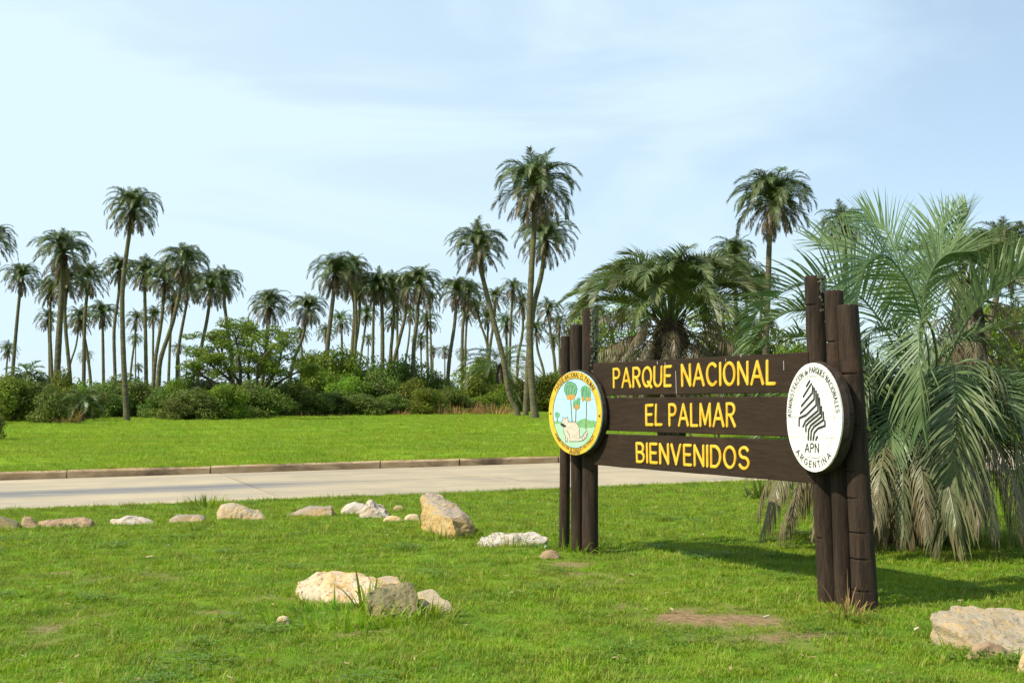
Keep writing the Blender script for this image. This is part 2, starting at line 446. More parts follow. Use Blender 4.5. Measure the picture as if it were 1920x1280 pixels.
def rock(pts, kind, label, group=None, amp=.03, fine=.035, name='rock', freq=4.0, cat='rock', layer=0.0):
    bm = bmesh.new()
    P = [at(px, py, Y) for px, py, Y in pts]
    c = sum(P, Vector())/len(P); zmin = min(hz(p.x, p.y) for p in P)
    org = Vector((c.x, c.y, zmin))
    P += [Vector((p.x, p.y, zmin - .10)) for p in P]
    for p in P: bm.verts.new(p - org)
    r = bmesh.ops.convex_hull(bm, input=bm.verts)
    bmesh.ops.delete(bm, geom=list({g for g in r['geom_interior'] if isinstance(g, bmesh.types.BMVert)} | {g for g in r['geom_unused'] if isinstance(g, bmesh.types.BMVert)}), context='VERTS')
    for _ in range(6):
        es = [e for e in bm.edges if e.calc_length() > fine*1.6]
        if not es or len(bm.verts) > 15000: break
        bmesh.ops.subdivide_edges(bm, edges=es, cuts=1, use_grid_fill=False)
        bmesh.ops.triangulate(bm, faces=[f for f in bm.faces if len(f.verts) > 3])
    for _ in range(1): bmesh.ops.smooth_vert(bm, verts=bm.verts, factor=.5, use_axis_x=True, use_axis_y=True, use_axis_z=True)
    bm.normal_update()
    disp = []
    for v in bm.verts:
        w = (v.co + org)
        a = noise.noise(w*freq) + .5*noise.noise(w*freq*2.3 + Vector((3,1,2))) + .28*noise.noise(w*freq*5)
        vo = noise.voronoi(w*freq*1.3)[0]; a += .9*(vo[1]-vo[0]) - .35
        pit = max(0, noise.noise(w*freq*4 + Vector((9,9,9))) - .30)
        ly = layer*math.sin(w.z*55 + 3*noise.noise(w*3))
        disp.append(v.co + v.normal*(amp*a + ly*amp - amp*1.5*pit))
    for v, d in zip(bm.verts, disp): v.co = d
    me = bpy.data.meshes.new(name); bm.to_mesh(me); bm.free()
    me.materials.append(RK[kind]); me.update()
    o = bpy.data.objects.new(name, me); o.location = org; link(o)
    return tag(o, label, cat, group)
def blob(x0, x1, y0, y1, kind, label, group=None, amp=.02, depth=None, tilt=0.0, top=None, **kw):
    """a low stone between two pixel columns, from its top row y0 to its foot row y1"""
    f = gnd((x0+x1)/2, y1); Y = f.y
    w = (x1-x0)*Y/FPX; dp = depth or w*.55
    top = top or [(.0,.75),(.22,.15),(.5,.0),(.8,.12),(1,.7)]
    pts = []
    for u, v in top:
        px = x0 + (x1-x0)*u; py = y0 + (y1-y0)*v
        pts.append((px, py, Y + dp*.55)); pts.append((px + (1-2*u)*2, py + (y1-y0)*.22, Y + dp*.2))
    for u, v in ((.08,1),(.35,1.05),(.7,1.05),(.94,.98)): pts.append((x0+(x1-x0)*u, y0+(y1-y0)*v, Y))
    pts.append((x0+(x1-x0)*.25, y0+(y1-y0)*.4, Y+dp)); pts.append((x0+(x1-x0)*.8, y0+(y1-y0)*.4, Y+dp))
    return rock(pts, kind, label, group, amp, **kw)
ROW = 'stones in a row along the road edge'
Yb = gnd(600,1133).y
rock([(556,1088,Yb+.50),(572,1081,Yb+.55),(606,1076,Yb+.6),(640,1077,Yb+.6),(656,1071,Yb+.58),(672,1086,Yb+.5),(706,1082,Yb+.6),(738,1096,Yb+.45),
      (558,1098,Yb+.46),(566,1127,Yb+.06),(590,1131,Yb+.02),(680,1128,Yb+.02),(716,1126,Yb+.04),(745,1104,Yb+.3),(575,1104,Yb+.30)], 'cream',
     'cream and orange limestone slab tilted up in the grass, its face to the camera', amp=.028, fine=.015, freq=5.5, layer=.30)
rock([(694,1083,Yb+.75),(715,1079,Yb+.85),(745,1078,Yb+.8),(752,1092,Yb+.6),(700,1094,Yb+.6)], 'grey',
     'flat greyish stone behind the orange slab, mostly hidden', amp=.015, fine=.03)
Yb = gnd(745,1156).y
rock([(688,1112,Yb+.12),(700,1104,Yb+.16),(735,1098,Yb+.2),(762,1092,Yb+.22),(776,1096,Yb+.22),(784,1112,Yb+.16),(790,1150,Yb+.03),(760,1156,Yb),(700,1154,Yb),(690,1130,Yb+.05),
      (705,1102,Yb+.36),(770,1094,Yb+.4)], 'mossy', 'mossy dark stone block standing in front of the orange slab', amp=.026, fine=.015, freq=7)
Yb = gnd(830,1150).y
rock([(782,1108,Yb+.5),(810,1101,Yb+.55),(822,1112,Yb+.4),(832,1127,Yb+.3),(858,1146,Yb+.05),(845,1149,Yb),(800,1142,Yb+.1),(786,1132,Yb+.2)], 'grey',
     'flat grey pointed stone at the right of the mossy block', amp=.015, fine=.022)
blob(516, 545, 1152, 1168, 'cream', 'small yellow pebble in the grass left of the orange slab', amp=.012, fine=.015, cat='pebble')
# the big block of the row
Yb = gnd(860,1010).y
rock([(791,926,Yb+1.25),(800,922,Yb+1.3),(822,924,Yb+1.3),(835,934,Yb+1.1),(880,965,Yb+.35),(872,962,Yb+.3),(846,972,Yb+.05),(828,967,Yb+.3),(808,960,Yb+.6),
      (791,975,Yb+.9),(840,1000,Yb+.05),(858,1011,Yb),(893,985,Yb+.25),(790,950,Yb+1.0),(892,1000,Yb+.3)], 'ochre',
     'largest stone of the row, a long ochre block with grey lichen on top', ROW, amp=.035, fine=.035, freq=3.5)
Yb = gnd(960,1026).y
rock([(893,1018,Yb+.15),(900,1004,Yb+.3),(930,998,Yb+.5),(975,997,Yb+.55),(995,995,Yb+.6),(1008,996,Yb+.55),(1029,1010,Yb+.3),(1020,1018,Yb+.15),(1000,1022,Yb+.1),(940,1012,Yb+.1),(900,1026,Yb),
      (960,1006,Yb+.15)], 'white', 'flat pale slab beside the big block, dark hollow under its left end', ROW, amp=.03, fine=.03, freq=5)
blob(1008, 1052, 1030, 1047, 'brown', 'small reddish brown stone near the left sign posts', amp=.012, fine=.02)
blob(405, 503, 943, 974, 'grey', 'broad smooth grey stone with an ochre dent, behind weeds', ROW, amp=.028, depth=.5, top=[(0,.65),(.1,.05),(.35,.0),(.6,.35),(1,.85)])
blob(534, 629, 946, 968, 'ochre', 'long yellow ochre stone sloping down to its left', ROW, amp=.018, depth=.45, top=[(0,.8),(.3,.45),(.5,.05),(.95,.0),(1,.6)])
blob(637, 684, 939, 964, 'white', 'rounded white stone left of the rough pitted one', ROW, amp=.015, depth=.4, top=[(0,.7),(.3,.15),(.6,.0),(1,.1)])
blob(672, 732, 934, 970, 'white', 'rough pitted white and tan stone with a raised peak', ROW, amp=.045, depth=.4, top=[(0,.8),(.1,.3),(.35,.0),(.6,.3),(1,.75)], freq=6)
blob(716, 756, 966, 978, 'cream', 'low tan stone sunk in grass right of the pitted one', ROW, amp=.012)
blob(757, 789, 962, 976, 'cream', 'low tan stone touching the left foot of the big block', ROW, amp=.012)
blob(735, 760, 945, 958, 'grey', 'small pinkish stone half hidden in grass behind the row', ROW, amp=.012)
blob(313, 386, 962, 979, 'ochre', 'low dark edged ochre stone between a flat white one and the broad grey one', ROW, amp=.02, top=[(0,.7),(.25,.1),(.5,0),(.8,.05),(1,.4)])
blob(204, 292, 963, 983, 'white', 'flat jagged whitish stone with a thin right end', ROW, amp=.025, top=[(0,.5),(.15,.4),(.45,0),(.7,.25),(1,.85)], freq=6)
blob(72, 176, 968, 988, 'brown', 'long low pinkish brown stone', ROW, amp=.022, top=[(0,.4),(.3,.25),(.6,.3),(.85,0),(1,.3)], freq=5)
blob(38, 74, 964, 990, 'brown', 'small upright brown stone with dark foot, second from the left picture edge', ROW, amp=.02, top=[(0,.6),(.15,0),(.6,.1),(1,.6)])
blob(-40, 36, 963, 992, 'mossy', 'dark brown stone at the left picture edge', ROW, amp=.02, top=[(0,.2),(.3,0),(.6,.05),(1,.5)])
# slab in the right corner
Yb = gnd(1880,1229).y
rock([(1745,1151,Yb+.42),(1757,1149,Yb+.48),(1775,1140,Yb+.6),(1786,1135,Yb+.66),(1850,1137,Yb+.72),(1910,1143,Yb+.72),(1990,1150,Yb+.7),(1752,1163,Yb+.32),(1790,1168,Yb+.25),(1806,1196,Yb+.12),(1830,1212,Yb+.05),(1880,1229,Yb),(1990,1235,Yb),(1800,1180,Yb+.2)],
     'grey', 'large flat grey slab with an orange left corner at the right picture edge', amp=.016, fine=.016, freq=5, layer=.35)
blob(1805, 1900, 1200, 1236, 'brown', 'thin reddish stone under the lower edge of the large flat slab', amp=.02, fine=.03)
blob(1903, 1960, 1212, 1262, 'cream', 'tan stone cut by the right picture edge below the flat slab', amp=.02, fine=.03)
# litter
def scrap(px, py, L, col, label, rot=.4):
    g_ = gnd(px, py); m = mat_noise('scrap_'+label.split()[0], col, tuple(c*.7 for c in col), 20, .8, .1)
    md = MD(); w = L*.22
    md.add([(-L/2,-w/2,0),(L/2,-w*.3,0.002),(L*.45,w/2,.006),(-L*.4,w*.5,.003),(-L/2,-w/2,.008),(L/2,-w*.3,.01),(L*.45,w/2,.016),(-L*.4,w*.5,.012)],
           [(3,2,1,0),(4,5,6,7),(0,1,5,4),(1,2,6,5),(2,3,7,6),(3,0,4,7)])
    o = md.obj('litter', m, loc=(g_.x, g_.y, hz(g_.x,g_.y)+.055)); o.rotation_euler = (.1,-.15,rot)
    tag(o, label, 'litter')
scrap(1719, 1196, .045, (.75,.6,.45), 'white and tan scrap of litter left of the large flat slab', .5)
scrap(1437, 1172, .05, (.4,.36,.25), 'pale dry stick lying on the bare soil by the right posts', .2)
scrap(1022, 1036, .06, (.8,.8,.8), 'tiny white scrap on the small brown stone by the sign', 1.2)
scrap(280, 1055, .07, (.45,.38,.2), 'pale straw stalk lying on the grass at the left', .1)

# ================================================================== SIGN
GL, GR = gnd(1105, 1037), gnd(1552, 1128)
U = Vector((GR.x-GL.x, GR.y-GL.y, 0)).normalized()
NRM = Vector((U.y, -U.x, 0));
if NRM.y > 0: NRM = -NRM
class Plane:
    def __init__(s, o, u, n): s.o, s.u, s.n = o, u, n
    def px(s, px, py, off=0.0):
        d = ray(px, py); o = s.o + s.n*off
        k = (o - CAM).dot(s.n)/d.dot(s.n); p = CAM + d*k - o
        return (p.dot(s.u), p.z)
    def w(s, a, b, off=0.0): return s.o + s.u*a + Vector((0,0,b)) + s.n*off
SP = Plane(Vector((GL.x, GL.y, 0)), U, NRM)
sign = empty('park_sign', (GL.x + U.x*1.6, GL.y + U.y*1.6, 0), 'dark wooden welcome sign with yellow lettering on six round posts', 'sign')
SO = sign.location.copy()

def mat_wood(name, c1, c2, stretch, sc=6, speck=False, bs=.5):
    m, t, b, o = new_mat(name)
    f = noise_node(t, sc, 8, .65, 'World', stretch, dist=.4); f2 = noise_node(t, sc*5, 6, .7, 'World', stretch)
    col = mix(t, rng(t, f, .32, .68), c1, c2)
    col = mix(t, rng(t, f2, .55, .75, 0, .5), col, tuple(c*.4 for c in c1))
    f3 = noise_node(t, 3.0, 5, .6, 'World', off=(5,5,5))
    col = mix(t, rng(t, f3, .55, .75, 0, .6), col, (c2[0]*1.5, c2[1]*1.2, c2[2]*1.05))
    if speck:
        f4 = noise_node(t, 55, 3, .8, 'World', (1,1,1)); f5 = noise_node(t, 2.2, 3, .6, 'World', off=(2,8,1))
        col = mix(t, mth('MULTIPLY', rng(t, f4, .70, .76), rng(t, f5, .52, .62), t), col, (.42,.38,.32))
    t.links.new(col, b.inputs['Base Color']); b.inputs['Roughness'].default_value = .75; b.inputs['Specular IOR Level'].default_value = .15
    bump(t, b, f2, bs, .012)
    return m
WB = mat_wood('board_wood', (0.027,0.017,0.010), (0.041,0.026,0.015), (.8,.8,7), 5, True)
WPOST = mat_wood('post_wood', (0.027,0.018,0.012), (0.066,0.044,0.029), (6,6,.6), 4, False, 1.3)
WTOP = mat_wood('post_end_wood', (0.16,0.135,0.105), (0.24,0.21,0.17), (1,1,1), 14)
WEDGE = mat_wood('disc_bark', (0.030,0.022,0.016), (0.055,0.04,0.028), (4,4,1), 8, False, 1.0)
YEL = mat_noise('yellow_paint', (0.72,0.43,0.03), (0.80,0.50,0.045), 30, .45, .15, .003, coord='World', c3=(0.66,0.35,0.015))
WHT = mat_noise('white_paint', (0.80,0.78,0.70), (0.74,0.72,0.63), 9, .5, .1, .003, coord='World')
BLK = mat_noise('black_paint', (0.03,0.035,0.035), (0.07,0.075,0.075), 45, .55, 0, coord='World', lo=.5, hi=.75)
def flat(name, c, var=.8): return mat_noise(name, c, tuple(x*var for x in c), 25, .55, 0, coord='World')

def post(ptop, pbase, rt, rb, cuts=(), seed=0, moss=False):
    a0, z0 = SP.px(*pbase); a1, z1 = SP.px(*ptop)
    n = 18; rr = random.Random(seed)
    zs = [-.12, 0] + [i*.12 for i in range(1, int(z1/.12))] + [z1-.03, z1-.008, z1]
    cutz = []
    for c in cuts:
        zc = SP.px(pbase[0], c)[1]; cutz.append(zc); zs += [zc-.016, zc-.008, zc-.003, zc+.003, zc+.008, zc+.016]
    zs = sorted(zs); md = MD(); V = []; ph = rr.uniform(0, 6)
    bow = rr.uniform(-.012, .012)
    for z in zs:
        u = (z - z0)/(z1 - z0); a = a0 + (a1-a0)*u + bow*math.sin(max(0,min(1,u))*math.pi)
        r = rb + (rt - rb)*u
        if z > z1 - .02: r *= .93 if z >= z1 - 1e-6 else .985
        for k in range(n):
            th = 2*math.pi*k/n
            q = r*(1 + .05*noise.noise(Vector((math.cos(th)*1.2 + seed*7, math.sin(th)*1.2, z*1.3))) + .03*noise.noise(Vector((math.cos(th)*3 + seed*7, math.sin(th)*3, z*5))))
            dirw = U*math.cos(th) + NRM*math.sin(th)
            for zc in cutz:
                if abs(z - zc) < .005 and math.cos(th - 2.2 - .5*math.sin(zc*31)) > .25: q -= .012
            p = SP.w(a, z, 0) + dirw*q - SO
            if z >= z1 - 1e-6: p.z += .012*noise.noise(Vector((k, seed, 1)))
            V.append(p)
    F = []
    for i in range(len(zs)-1):
        for k in range(n): F.append((i*n+k, i*n+(k+1)%n, (i+1)*n+(k+1)%n, (i+1)*n+k))
    mi = len(F)
    md.add([tuple(v) for v in V], F, 0.0, 0)
    top = V[-n:]; c = sum(top, Vector())/n
    md.add([tuple(v) for v in top] + [tuple(c + Vector((0,0,.004)))], [(k, (k+1)%n, n) for k in range(n)], 0.0, 1)
    o = md.obj('post', [WPOST, WTOP], sign, smooth=False)
    me = o.data
    me.polygons.foreach_set('use_smooth', [i < mi for i in range(len(me.polygons))])
    return o
post((1060,630),(1058,1012), .052, .058, (), 1)
post((1080.5,609),(1082,1020), .070, .068, (), 2)
post((1106,578),(1107,1037), .078, .085, (), 3)
post((1527,518),(1553,1128), .078, .077, (570, 690, 1008), 4)
post((1563,545),(1583,1142), .072, .070, (640, 735), 5)
post((1589,572),(1623,1158), .080, .094, (700, 798, 884, 934, 998, 1047, 1106), 6)
# lichen crust on the back edge of the tallest left post
md = MD(); rl = random.Random(3)
for i in range(420):
    big = i % 3 == 0
    ptop, pbase = ((1106,578),(1107,1037)) if i % 4 else ((1527,518),(1553,1128))
    z = SP.px(ptop[0], ptop[1])[1] - (abs(rl.gauss(0, .30)) if i % 4 else abs(rl.gauss(0, .12)))
    a0, z0 = SP.px(*pbase); a1, z1 = SP.px(*ptop); u = (z-z0)/(z1-z0)
    th = rl.uniform(-.9, .5); r = .084
    c = SP.w(a0+(a1-a0)*u, z, 0) + (U*math.cos(th) + NRM*math.sin(th))*r - SO
    s = rl.uniform(.006, .016); tv = (U*-math.sin(th) + NRM*math.cos(th)); nn = (U*math.cos(th)+NRM*math.sin(th))
    pts = [c + tv*s*math.cos(q) + Vector((0,0,s*math.sin(q))) + nn*rl.uniform(0,.01) for q in (0,1.3,2.5,3.8,5)]
    md.add([tuple(p) for p in pts], [(0,1,2,3,4)])
tag(md.obj('lichen_crust', flat('lichen', (0.20,0.21,0.13)), sign), kind='stuff')

BOFF = .085
def board(TL, TR, BR, BL, seed):
    q = [SP.px(*p, BOFF) for p in (TL, TR, BR, BL)]
    nx = 24; md = MD(); V = []
    for off in (BOFF, BOFF - .055):
        for i in range(nx+1):
            u = i/nx
            at_ = q[0][0]+(q[1][0]-q[0][0])*u; zt = q[0][1]+(q[1][1]-q[0][1])*u
            ab = q[3][0]+(q[2][0]-q[3][0])*u; zb = q[3][1]+(q[2][1]-q[3][1])*u
            w1 = .003*noise.noise(Vector((u*9, seed, 0))); w2 = .003*noise.noise(Vector((u*9, seed, 5)))
            V.append(SP.w(at_, zt + w1, off) - SO); V.append(SP.w(ab, zb + w2, off) - SO)
    m = 2*(nx+1); F = []
    for i in range(nx):
        a = 2*i
        F += [(a, a+1, a+3, a+2), (m+a, m+a+2, m+a+3, m+a+1), (a, a+2, m+a+2, m+a), (a+1, m+a+1, m+a+3, a+3)]
    F += [(0, m, m+1, 1), (2*nx, 2*nx+1, m+2*nx+1, m+2*nx)]
    md.add([tuple(v) for v in V], F)
    o = md.obj('board', WB, sign)
    bv = o.modifiers.new('bevel', 'BEVEL'); bv.width = .004; bv.segments = 1; bv.limit_method = 'ANGLE'
    return o
b1 = board((1111.5,681),(1514.8,659.6),(1515.5,735.2),(1112,741.3),1)
b2 = board((1112,746.0),(1516,742.6),(1517,820.0),(1112,806.0),2)
b3 = board((1112.5,812.3),(1518,825.8),(1528,906),(1113.5,871.3),3)
# pale scratches and drips on the boards
DRIP = flat('pale_drip', (.35,.32,.30))
for (x0,y0,x1,y1) in [(1267,695,1268.5,738),(1469.5,676,1470,694),(1361,672,1361,678),(1389,665,1390,670),(1247,679,1247.5,684),(1232.5,677,1233,683)]:
    pts = [SP.px(x, y, BOFF+.0015) for x, y in ((x0-.6,y0),(x0+.6,y0),(x1+.6,y1),(x1-.6,y1))]
    md = MD(); md.add([tuple(SP.w(a,z,BOFF+.0035)-SO) for a,z in pts], [(3,2,1,0)]); md.obj('pale_scratch', DRIP, b1)

# ---- stroke alphabet: unit height, strokes as centre lines
def arc(cx, cy, rx, ry, a0, a1, n=10):
    return [(cx + rx*math.cos(R(a0+(a1-a0)*i/n)), cy + ry*math.sin(R(a0+(a1-a0)*i/n))) for i in range(n+1)]
G = {
 'A': (.72, [[(0,0),(.36,1),(.72,0)], [(.12,.33),(.60,.33)]]),
 'B': (.56, [[(0,0),(0,1)], [(0,1)]+arc(.28,.76,.24,.24,90,-90)+[(0,.52)], arc(.28,.26,.28,.26,90,-90)+[(0,0)]]),
 'C': (.66, [arc(.36,.5,.36,.5,48,312,18)]),
 'D': (.60, [[(0,0),(0,1)]+arc(.22,.5,.38,.5,90,-90,14)+[(0,0)]]),
 'E': (.48, [[(.48,1),(0,1),(0,0),(.48,0)], [(0,.52),(.42,.52)]]),
 'G': (.70, [arc(.36,.5,.36,.5,48,345,18)+[(.70,.46),(.42,.46)]]),
 'I': (.0, [[(0,0),(0,1)]]),
 'L': (.46, [[(0,1),(0,0),(.46,0)]]),
 'M': (.74, [[(0,0),(.02,1),(.37,.08),(.72,1),(.74,0)]]),
 'N': (.60, [[(0,0),(0,1),(.60,0),(.60,1)]]),
 'O': (.70, [arc(.35,.5,.35,.5,90,450,24)]),
 'P': (.52, [[(0,0),(0,1)]+arc(.26,.75,.26,.25,90,-90)+[(0,.5)]]),
 'Q': (.70, [arc(.35,.5,.35,.5,90,450,24), [(.42,.24),(.72,-.05)]]),
 'R': (.56, [[(0,0),(0,1)]+arc(.26,.75,.27,.25,90,-90)+[(0,.5)], [(.24,.5),(.56,0)]]),
 'S': (.56, [arc(.28,.755,.26,.245,25,262,12)+arc(.28,.26,.28,.26,82,-158,12)]),
 'T': (.56, [[(0,1),(.56,1)], [(.28,1),(.28,0)]]),
 'U': (.58, [[(0,1)]+arc(.29,.30,.29,.30,180,360,12)+[(.58,1)]]),
 'V': (.64, [[(0,1),(.32,0),(.64,1)]]),
 'd': (.42, [arc(.21,.26,.21,.26,0,360,12), [(.42,.95),(.42,0)]]),
 'e': (.42, [[(0,.27),(.42,.27)]+arc(.21,.26,.21,.26,5,310,12)]),
 ' ': (.22, []),
}
GAP = .26
def stroke(md, pts, to3, wid, thick, lift=0.0, d=0.0):
    """a rounded raised stroke along a metric 2-D polyline"""
    if 2 < len(pts) <= 5:      # corners: one ribbon per straight piece
        for i in range(len(pts)-1): stroke(md, pts[i:i+2], to3, wid, thick, lift + .00012*i, d)
        return
    P = [Vector(p) for p in pts]
    Q = [P[0]]
    for p in P[1:]:
        if (p-Q[-1]).length > 1e-5: Q.append(p)
    P = Q
    if len(P) < 2: return
    closed = (P[0]-P[-1]).length < wid*.2 and len(P) > 6
    prof = [(-1,0),(-.82,.75),(0,1),(.82,.75),(1,0)]
    V = []; n = len(P)
    for i, p in enumerate(P):
        if closed: a, c = P[i-1] if i else P[-2], P[(i+1) % n] if i < n-1 else P[1]
        else: a, c = P[max(0,i-1)], P[min(n-1,i+1)]
        d0 = (p-a).normalized() if (p-a).length > 1e-9 else (c-p).normalized()
        d1 = (c-p).normalized() if (c-p).length > 1e-9 else d0
        t_ = (d0+d1); t_ = t_.normalized() if t_.length > .2 else d1
        nn = Vector((-t_.y, t_.x)); k = min(1.25, 1/max(.5, nn.dot(Vector((-d1.y, d1.x)))))
        for s, h in prof:
            q = p + nn*(s*wid/2*k); V.append(to3(q.x, q.y, thick*h + lift))
    F = []
    for i in range(n-1):
        for j in range(4): a = i*5+j; F.append((a, a+1, a+6, a+5))
    md.add([tuple(v) for v in V], F, d)
    # round joints and ends
    ends = [i for i in range(n)] if len(P) <= 5 else ([0, n-1] if not closed else [])
    for i in ends:
        p = P[i]; W = [to3(p.x, p.y, thick + lift + .0002)]; m = 10
        for rr_, h in ((.82,.75),(1,0)):
            for k in range(m):
                th = 2*math.pi*k/m; W.append(to3(p.x + rr_*wid/2*math.cos(th), p.y + rr_*wid/2*math.sin(th), thick*h + lift))
        FF = [(0, 1+k, 1+(k+1)%m) for k in range(m)] + [(1+k, 1+m+k, 1+m+(k+1)%m, 1+(k+1)%m) for k in range(m)]
        md.add([tuple(v) for v in W], FF, d)
def board_text(text, parent, TL, TR, BR, BL, wid=.029):
    q = [SP.px(*p, BOFF) for p in (TL, TR, BR, BL)]
    tot = sum(G[c][0] for c in text) + GAP*(len(text)-1); x = 0
    def bil(u, v):
        a = [(q[3][i]*(1-u)+q[2][i]*u)*(1-v) + (q[0][i]*(1-u)+q[1][i]*u)*v for i in (0,1)]
        return a
    for c in text:
        gw, strokes = G[c]; md = MD()
        for k, s in enumerate(strokes):
            pts = [bil((x+sx_)/tot, sy) for sx_, sy in s]
            stroke(md, pts, lambda a, z, h: SP.w(a, z, BOFF + h) - SO, wid*rnd.uniform(.94,1.06), .009 + .0007*k, .0005)
        md.obj('letter', YEL, parent)
        x += gw + GAP
board_text('PARQUE', b1, (1151,692),(1258.5,687),(1258,723),(1151.5,726))
board_text('NACIONAL', b1, (1279,684.5),(1453,676.5),(1453,719),(1280,723))
board_text('EL', b2, (1212,760),(1242.5,758.5),(1241,796),(1212.5,796))
board_text('PALMAR', b2, (1255.5,758.5),(1378,756.5),(1378.5,799),(1256,797))
board_text('BIENVENIDOS', b3, (1194,831),(1404,839),(1404,878.5),(1195,865))

# ---- the two round plaques
class Disc:
    def __init__(s, px, py, hh, wpx, yaw_dir, off, thick):
        a, z = SP.px(px, py, off)
        s.c = SP.w(a, z, off)
        s.u = Vector((math.cos(yaw_dir), math.sin(yaw_dir), 0)); s.n = Vector((s.u.y, -s.u.x, 0))
        if s.n.dot(NRM) < 0: s.n = -s.n
        s.pl = Plane(Vector((s.c.x, s.c.y, s.c.z)), s.u, s.n)
        s.pl.w = lambda a, b, off=0.0: s.c + s.u*a + Vector((0,0,b)) + s.n*off
        t = s.pix(px, py-hh); l = s.pix(px-wpx/2, py); r_ = s.pix(px+wpx/2, py)
        s.rv = t[1]; s.ru = (r_[0]-l[0])/2; s.th = thick
    def pix(s, px, py):
        d = ray(px, py); k = (s.c - CAM).dot(s.n)/d.dot(s.n); p = CAM + d*k - s.c
        return (p.dot(s.u), p.z)
    def w(s, a, b, h=0.0): return s.c + s.u*a + Vector((0,0,b)) + s.n*h - SO
def build_disc(D, seams, face_mat, seed):
    """a wooden slice: bark body and a face cut into horizontal planks"""
    n = 72; rr = lambda th: 1 + .008*math.sin(3*th+seed) + .005*math.sin(7*th+seed*2)
    md = MD(); V = []
    for h, k in ((-.004, 1.0), (-D.th*.5, 1.025), (-D.th, 1.0)):
        for i in range(n):
            th = 2*math.pi*i/n; q = k*rr(th)*(1 + .014*noise.noise(Vector((i*.7, h*30, seed))))*(1.0 if h > -.01 else 1.01)
            V.append(D.w(D.ru*q*math.cos(th), D.rv*q*math.sin(th), h))
    F = []
    for j in range(2):
        for i in range(n): F.append((j*n+i, (j+1)*n+i, (j+1)*n+(i+1)%n, j*n+(i+1)%n))
    F.append(tuple(range(n))); F.append(tuple(reversed(range(2*n, 3*n))))
    md.add([tuple(v) for v in V], F)
    plaque = md.obj('plaque', WEDGE, sign)
    edges = [-1.0] + seams + [1.0]
    for a, b_ in zip(edges, edges[1:]):
        za, zb = a*.998 + (.003 if a > -1 else 0), b_*.998 - (.003 if b_ < 1 else 0)
        m = 10; ring = []
        for i in range(m+1):
            z = za + (zb-za)*i/m; th = math.asin(max(-1, min(1, z))); ring.append((rr(th)*math.cos(th)*.995, z))
        for i in range(m, -1, -1):
            z = za + (zb-za)*i/m; th = math.pi - math.asin(max(-1, min(1, z))); ring.append((rr(th)*math.cos(th)*.995, z))
        md = MD(); k = len(ring)
        md.add([tuple(D.w(x*D.ru, z*D.rv, .010)) for x, z in ring] + [tuple(D.w(x*D.ru, z*D.rv, -.006)) for x, z in ring],
               [tuple(reversed(range(k)))] + [(i, (i+1)%k, k+(i+1)%k, k+i) for i in range(k)])
        o = md.obj('plank', face_mat, plaque)
    return plaque
ray_dir = lambda px: math.atan2(1.0, (px-960)/FPX)
DR = Disc(1526.5, 782, 102, 104, math.atan2(U.y, U.x) - R(9), .205, .095)
DL = Disc(1079.0, 774, 78.5, 100, math.atan2(U.y, U.x) + R(5), .20, .075)
print('DISC', DR.ru, DR.rv, DL.ru, DL.rv)
pR = build_disc(DR, [-.74, -.37, -.0, .76], WHT, 1)
FH = .0115      # height of the painted things over the plaque body
def ring_band(D, r0, r1, h, mat, parent, name, n=90):
    md = MD(); V = []
    for i in range(n):
        th = 2*math.pi*i/n
        V.append(tuple(D.w(D.ru*r0*math.cos(th), D.rv*r0*math.sin(th), h))); V.append(tuple(D.w(D.ru*r1*math.cos(th), D.rv*r1*math.sin(th), h)))
    md.add(V, [(2*i, 2*i+1, 2*((i+1)%n)+1, 2*((i+1)%n)) for i in range(n)])
    return md.obj(name, mat, parent)
def ring_text(D, text, a0, a1, r, size, mat, parent, wid, inward=False, name='lettering', h=FH):
    """letters round an ellipse; angles in degrees; inward: feet outward (lower arc)"""
    ws = [G[c][0] for c in text]; tot = sum(ws) + GAP*1.25*(len(text)-1); x = 0; md = MD()
    for c, w_ in zip(text, ws):
        u = (x + w_/2)/tot; th = R(a0 + (a1-a0)*u)
        cx, cy = r*D.ru*math.cos(th), r*D.rv*math.sin(th)
        rd = Vector((math.cos(th)/D.ru, math.sin(th)/D.rv)).normalized()
        upv = -rd if inward else rd; rt_ = Vector((upv.y, -upv.x))
        arcl = abs(R(a1-a0))*r*(D.ru+D.rv)/2/tot
        for k, s in enumerate(G[c][1]):
            pts = [(cx + rt_.x*(sx_-w_/2)*min(arcl, size*1.2) + upv.x*(sy-.5)*size, cy + rt_.y*(sx_-w_/2)*min(arcl,size*1.2) + upv.y*(sy-.5)*size) for sx_, sy in s]
            stroke(md, pts, lambda a, z, hh: D.w(a, z, hh), wid, .0008 + .0002*k, h)
        x += w_ + GAP*1.25
    return md.obj(name, mat, parent)
ring_band(DR, .745, .752, FH, flat('grey_line', (.35,.36,.34)), pR, 'ring_line')
ring_text(DR, 'ADMINISTRACION de PARQUES NACIONALES', 180, 6, .87, .043, BLK, pR, .0068)
ring_text(DR, 'ARGENTINA', 225, 312, .865, .045, BLK, pR, .0085, True)
def zr(x, y): return (1460 + x/5.336, 660 + y/5.333)      # zoomed picture to photograph pixels
md = MD()
for i, pts in enumerate([[(322,288),(290,340)], [(338,318),(258,445)], [(352,340),(348,408),(240,538)], [(368,360),(366,470),(230,610)],
            [(386,388),(386,530),(290,625),(218,660),(216,735)], [(404,420),(404,585),(280,690),(255,745)], [(420,462),(425,610),(310,705),(285,735),(284,790)],
            [(440,545),(440,645),(335,730),(312,775),(308,872)], [(458,600),(462,675),(365,745),(338,790),(333,876)], [(474,690),(476,735),(405,762),(368,805),(357,876)], [(398,845),(384,876)]]):
    q = [DR.pix(*zr(*p)) for p in pts]
    stroke(md, q, lambda a, z, hh: DR.w(a, z, hh), .0195, .0009 + .00005*i, FH)
md.obj('emblem', BLK, pR)
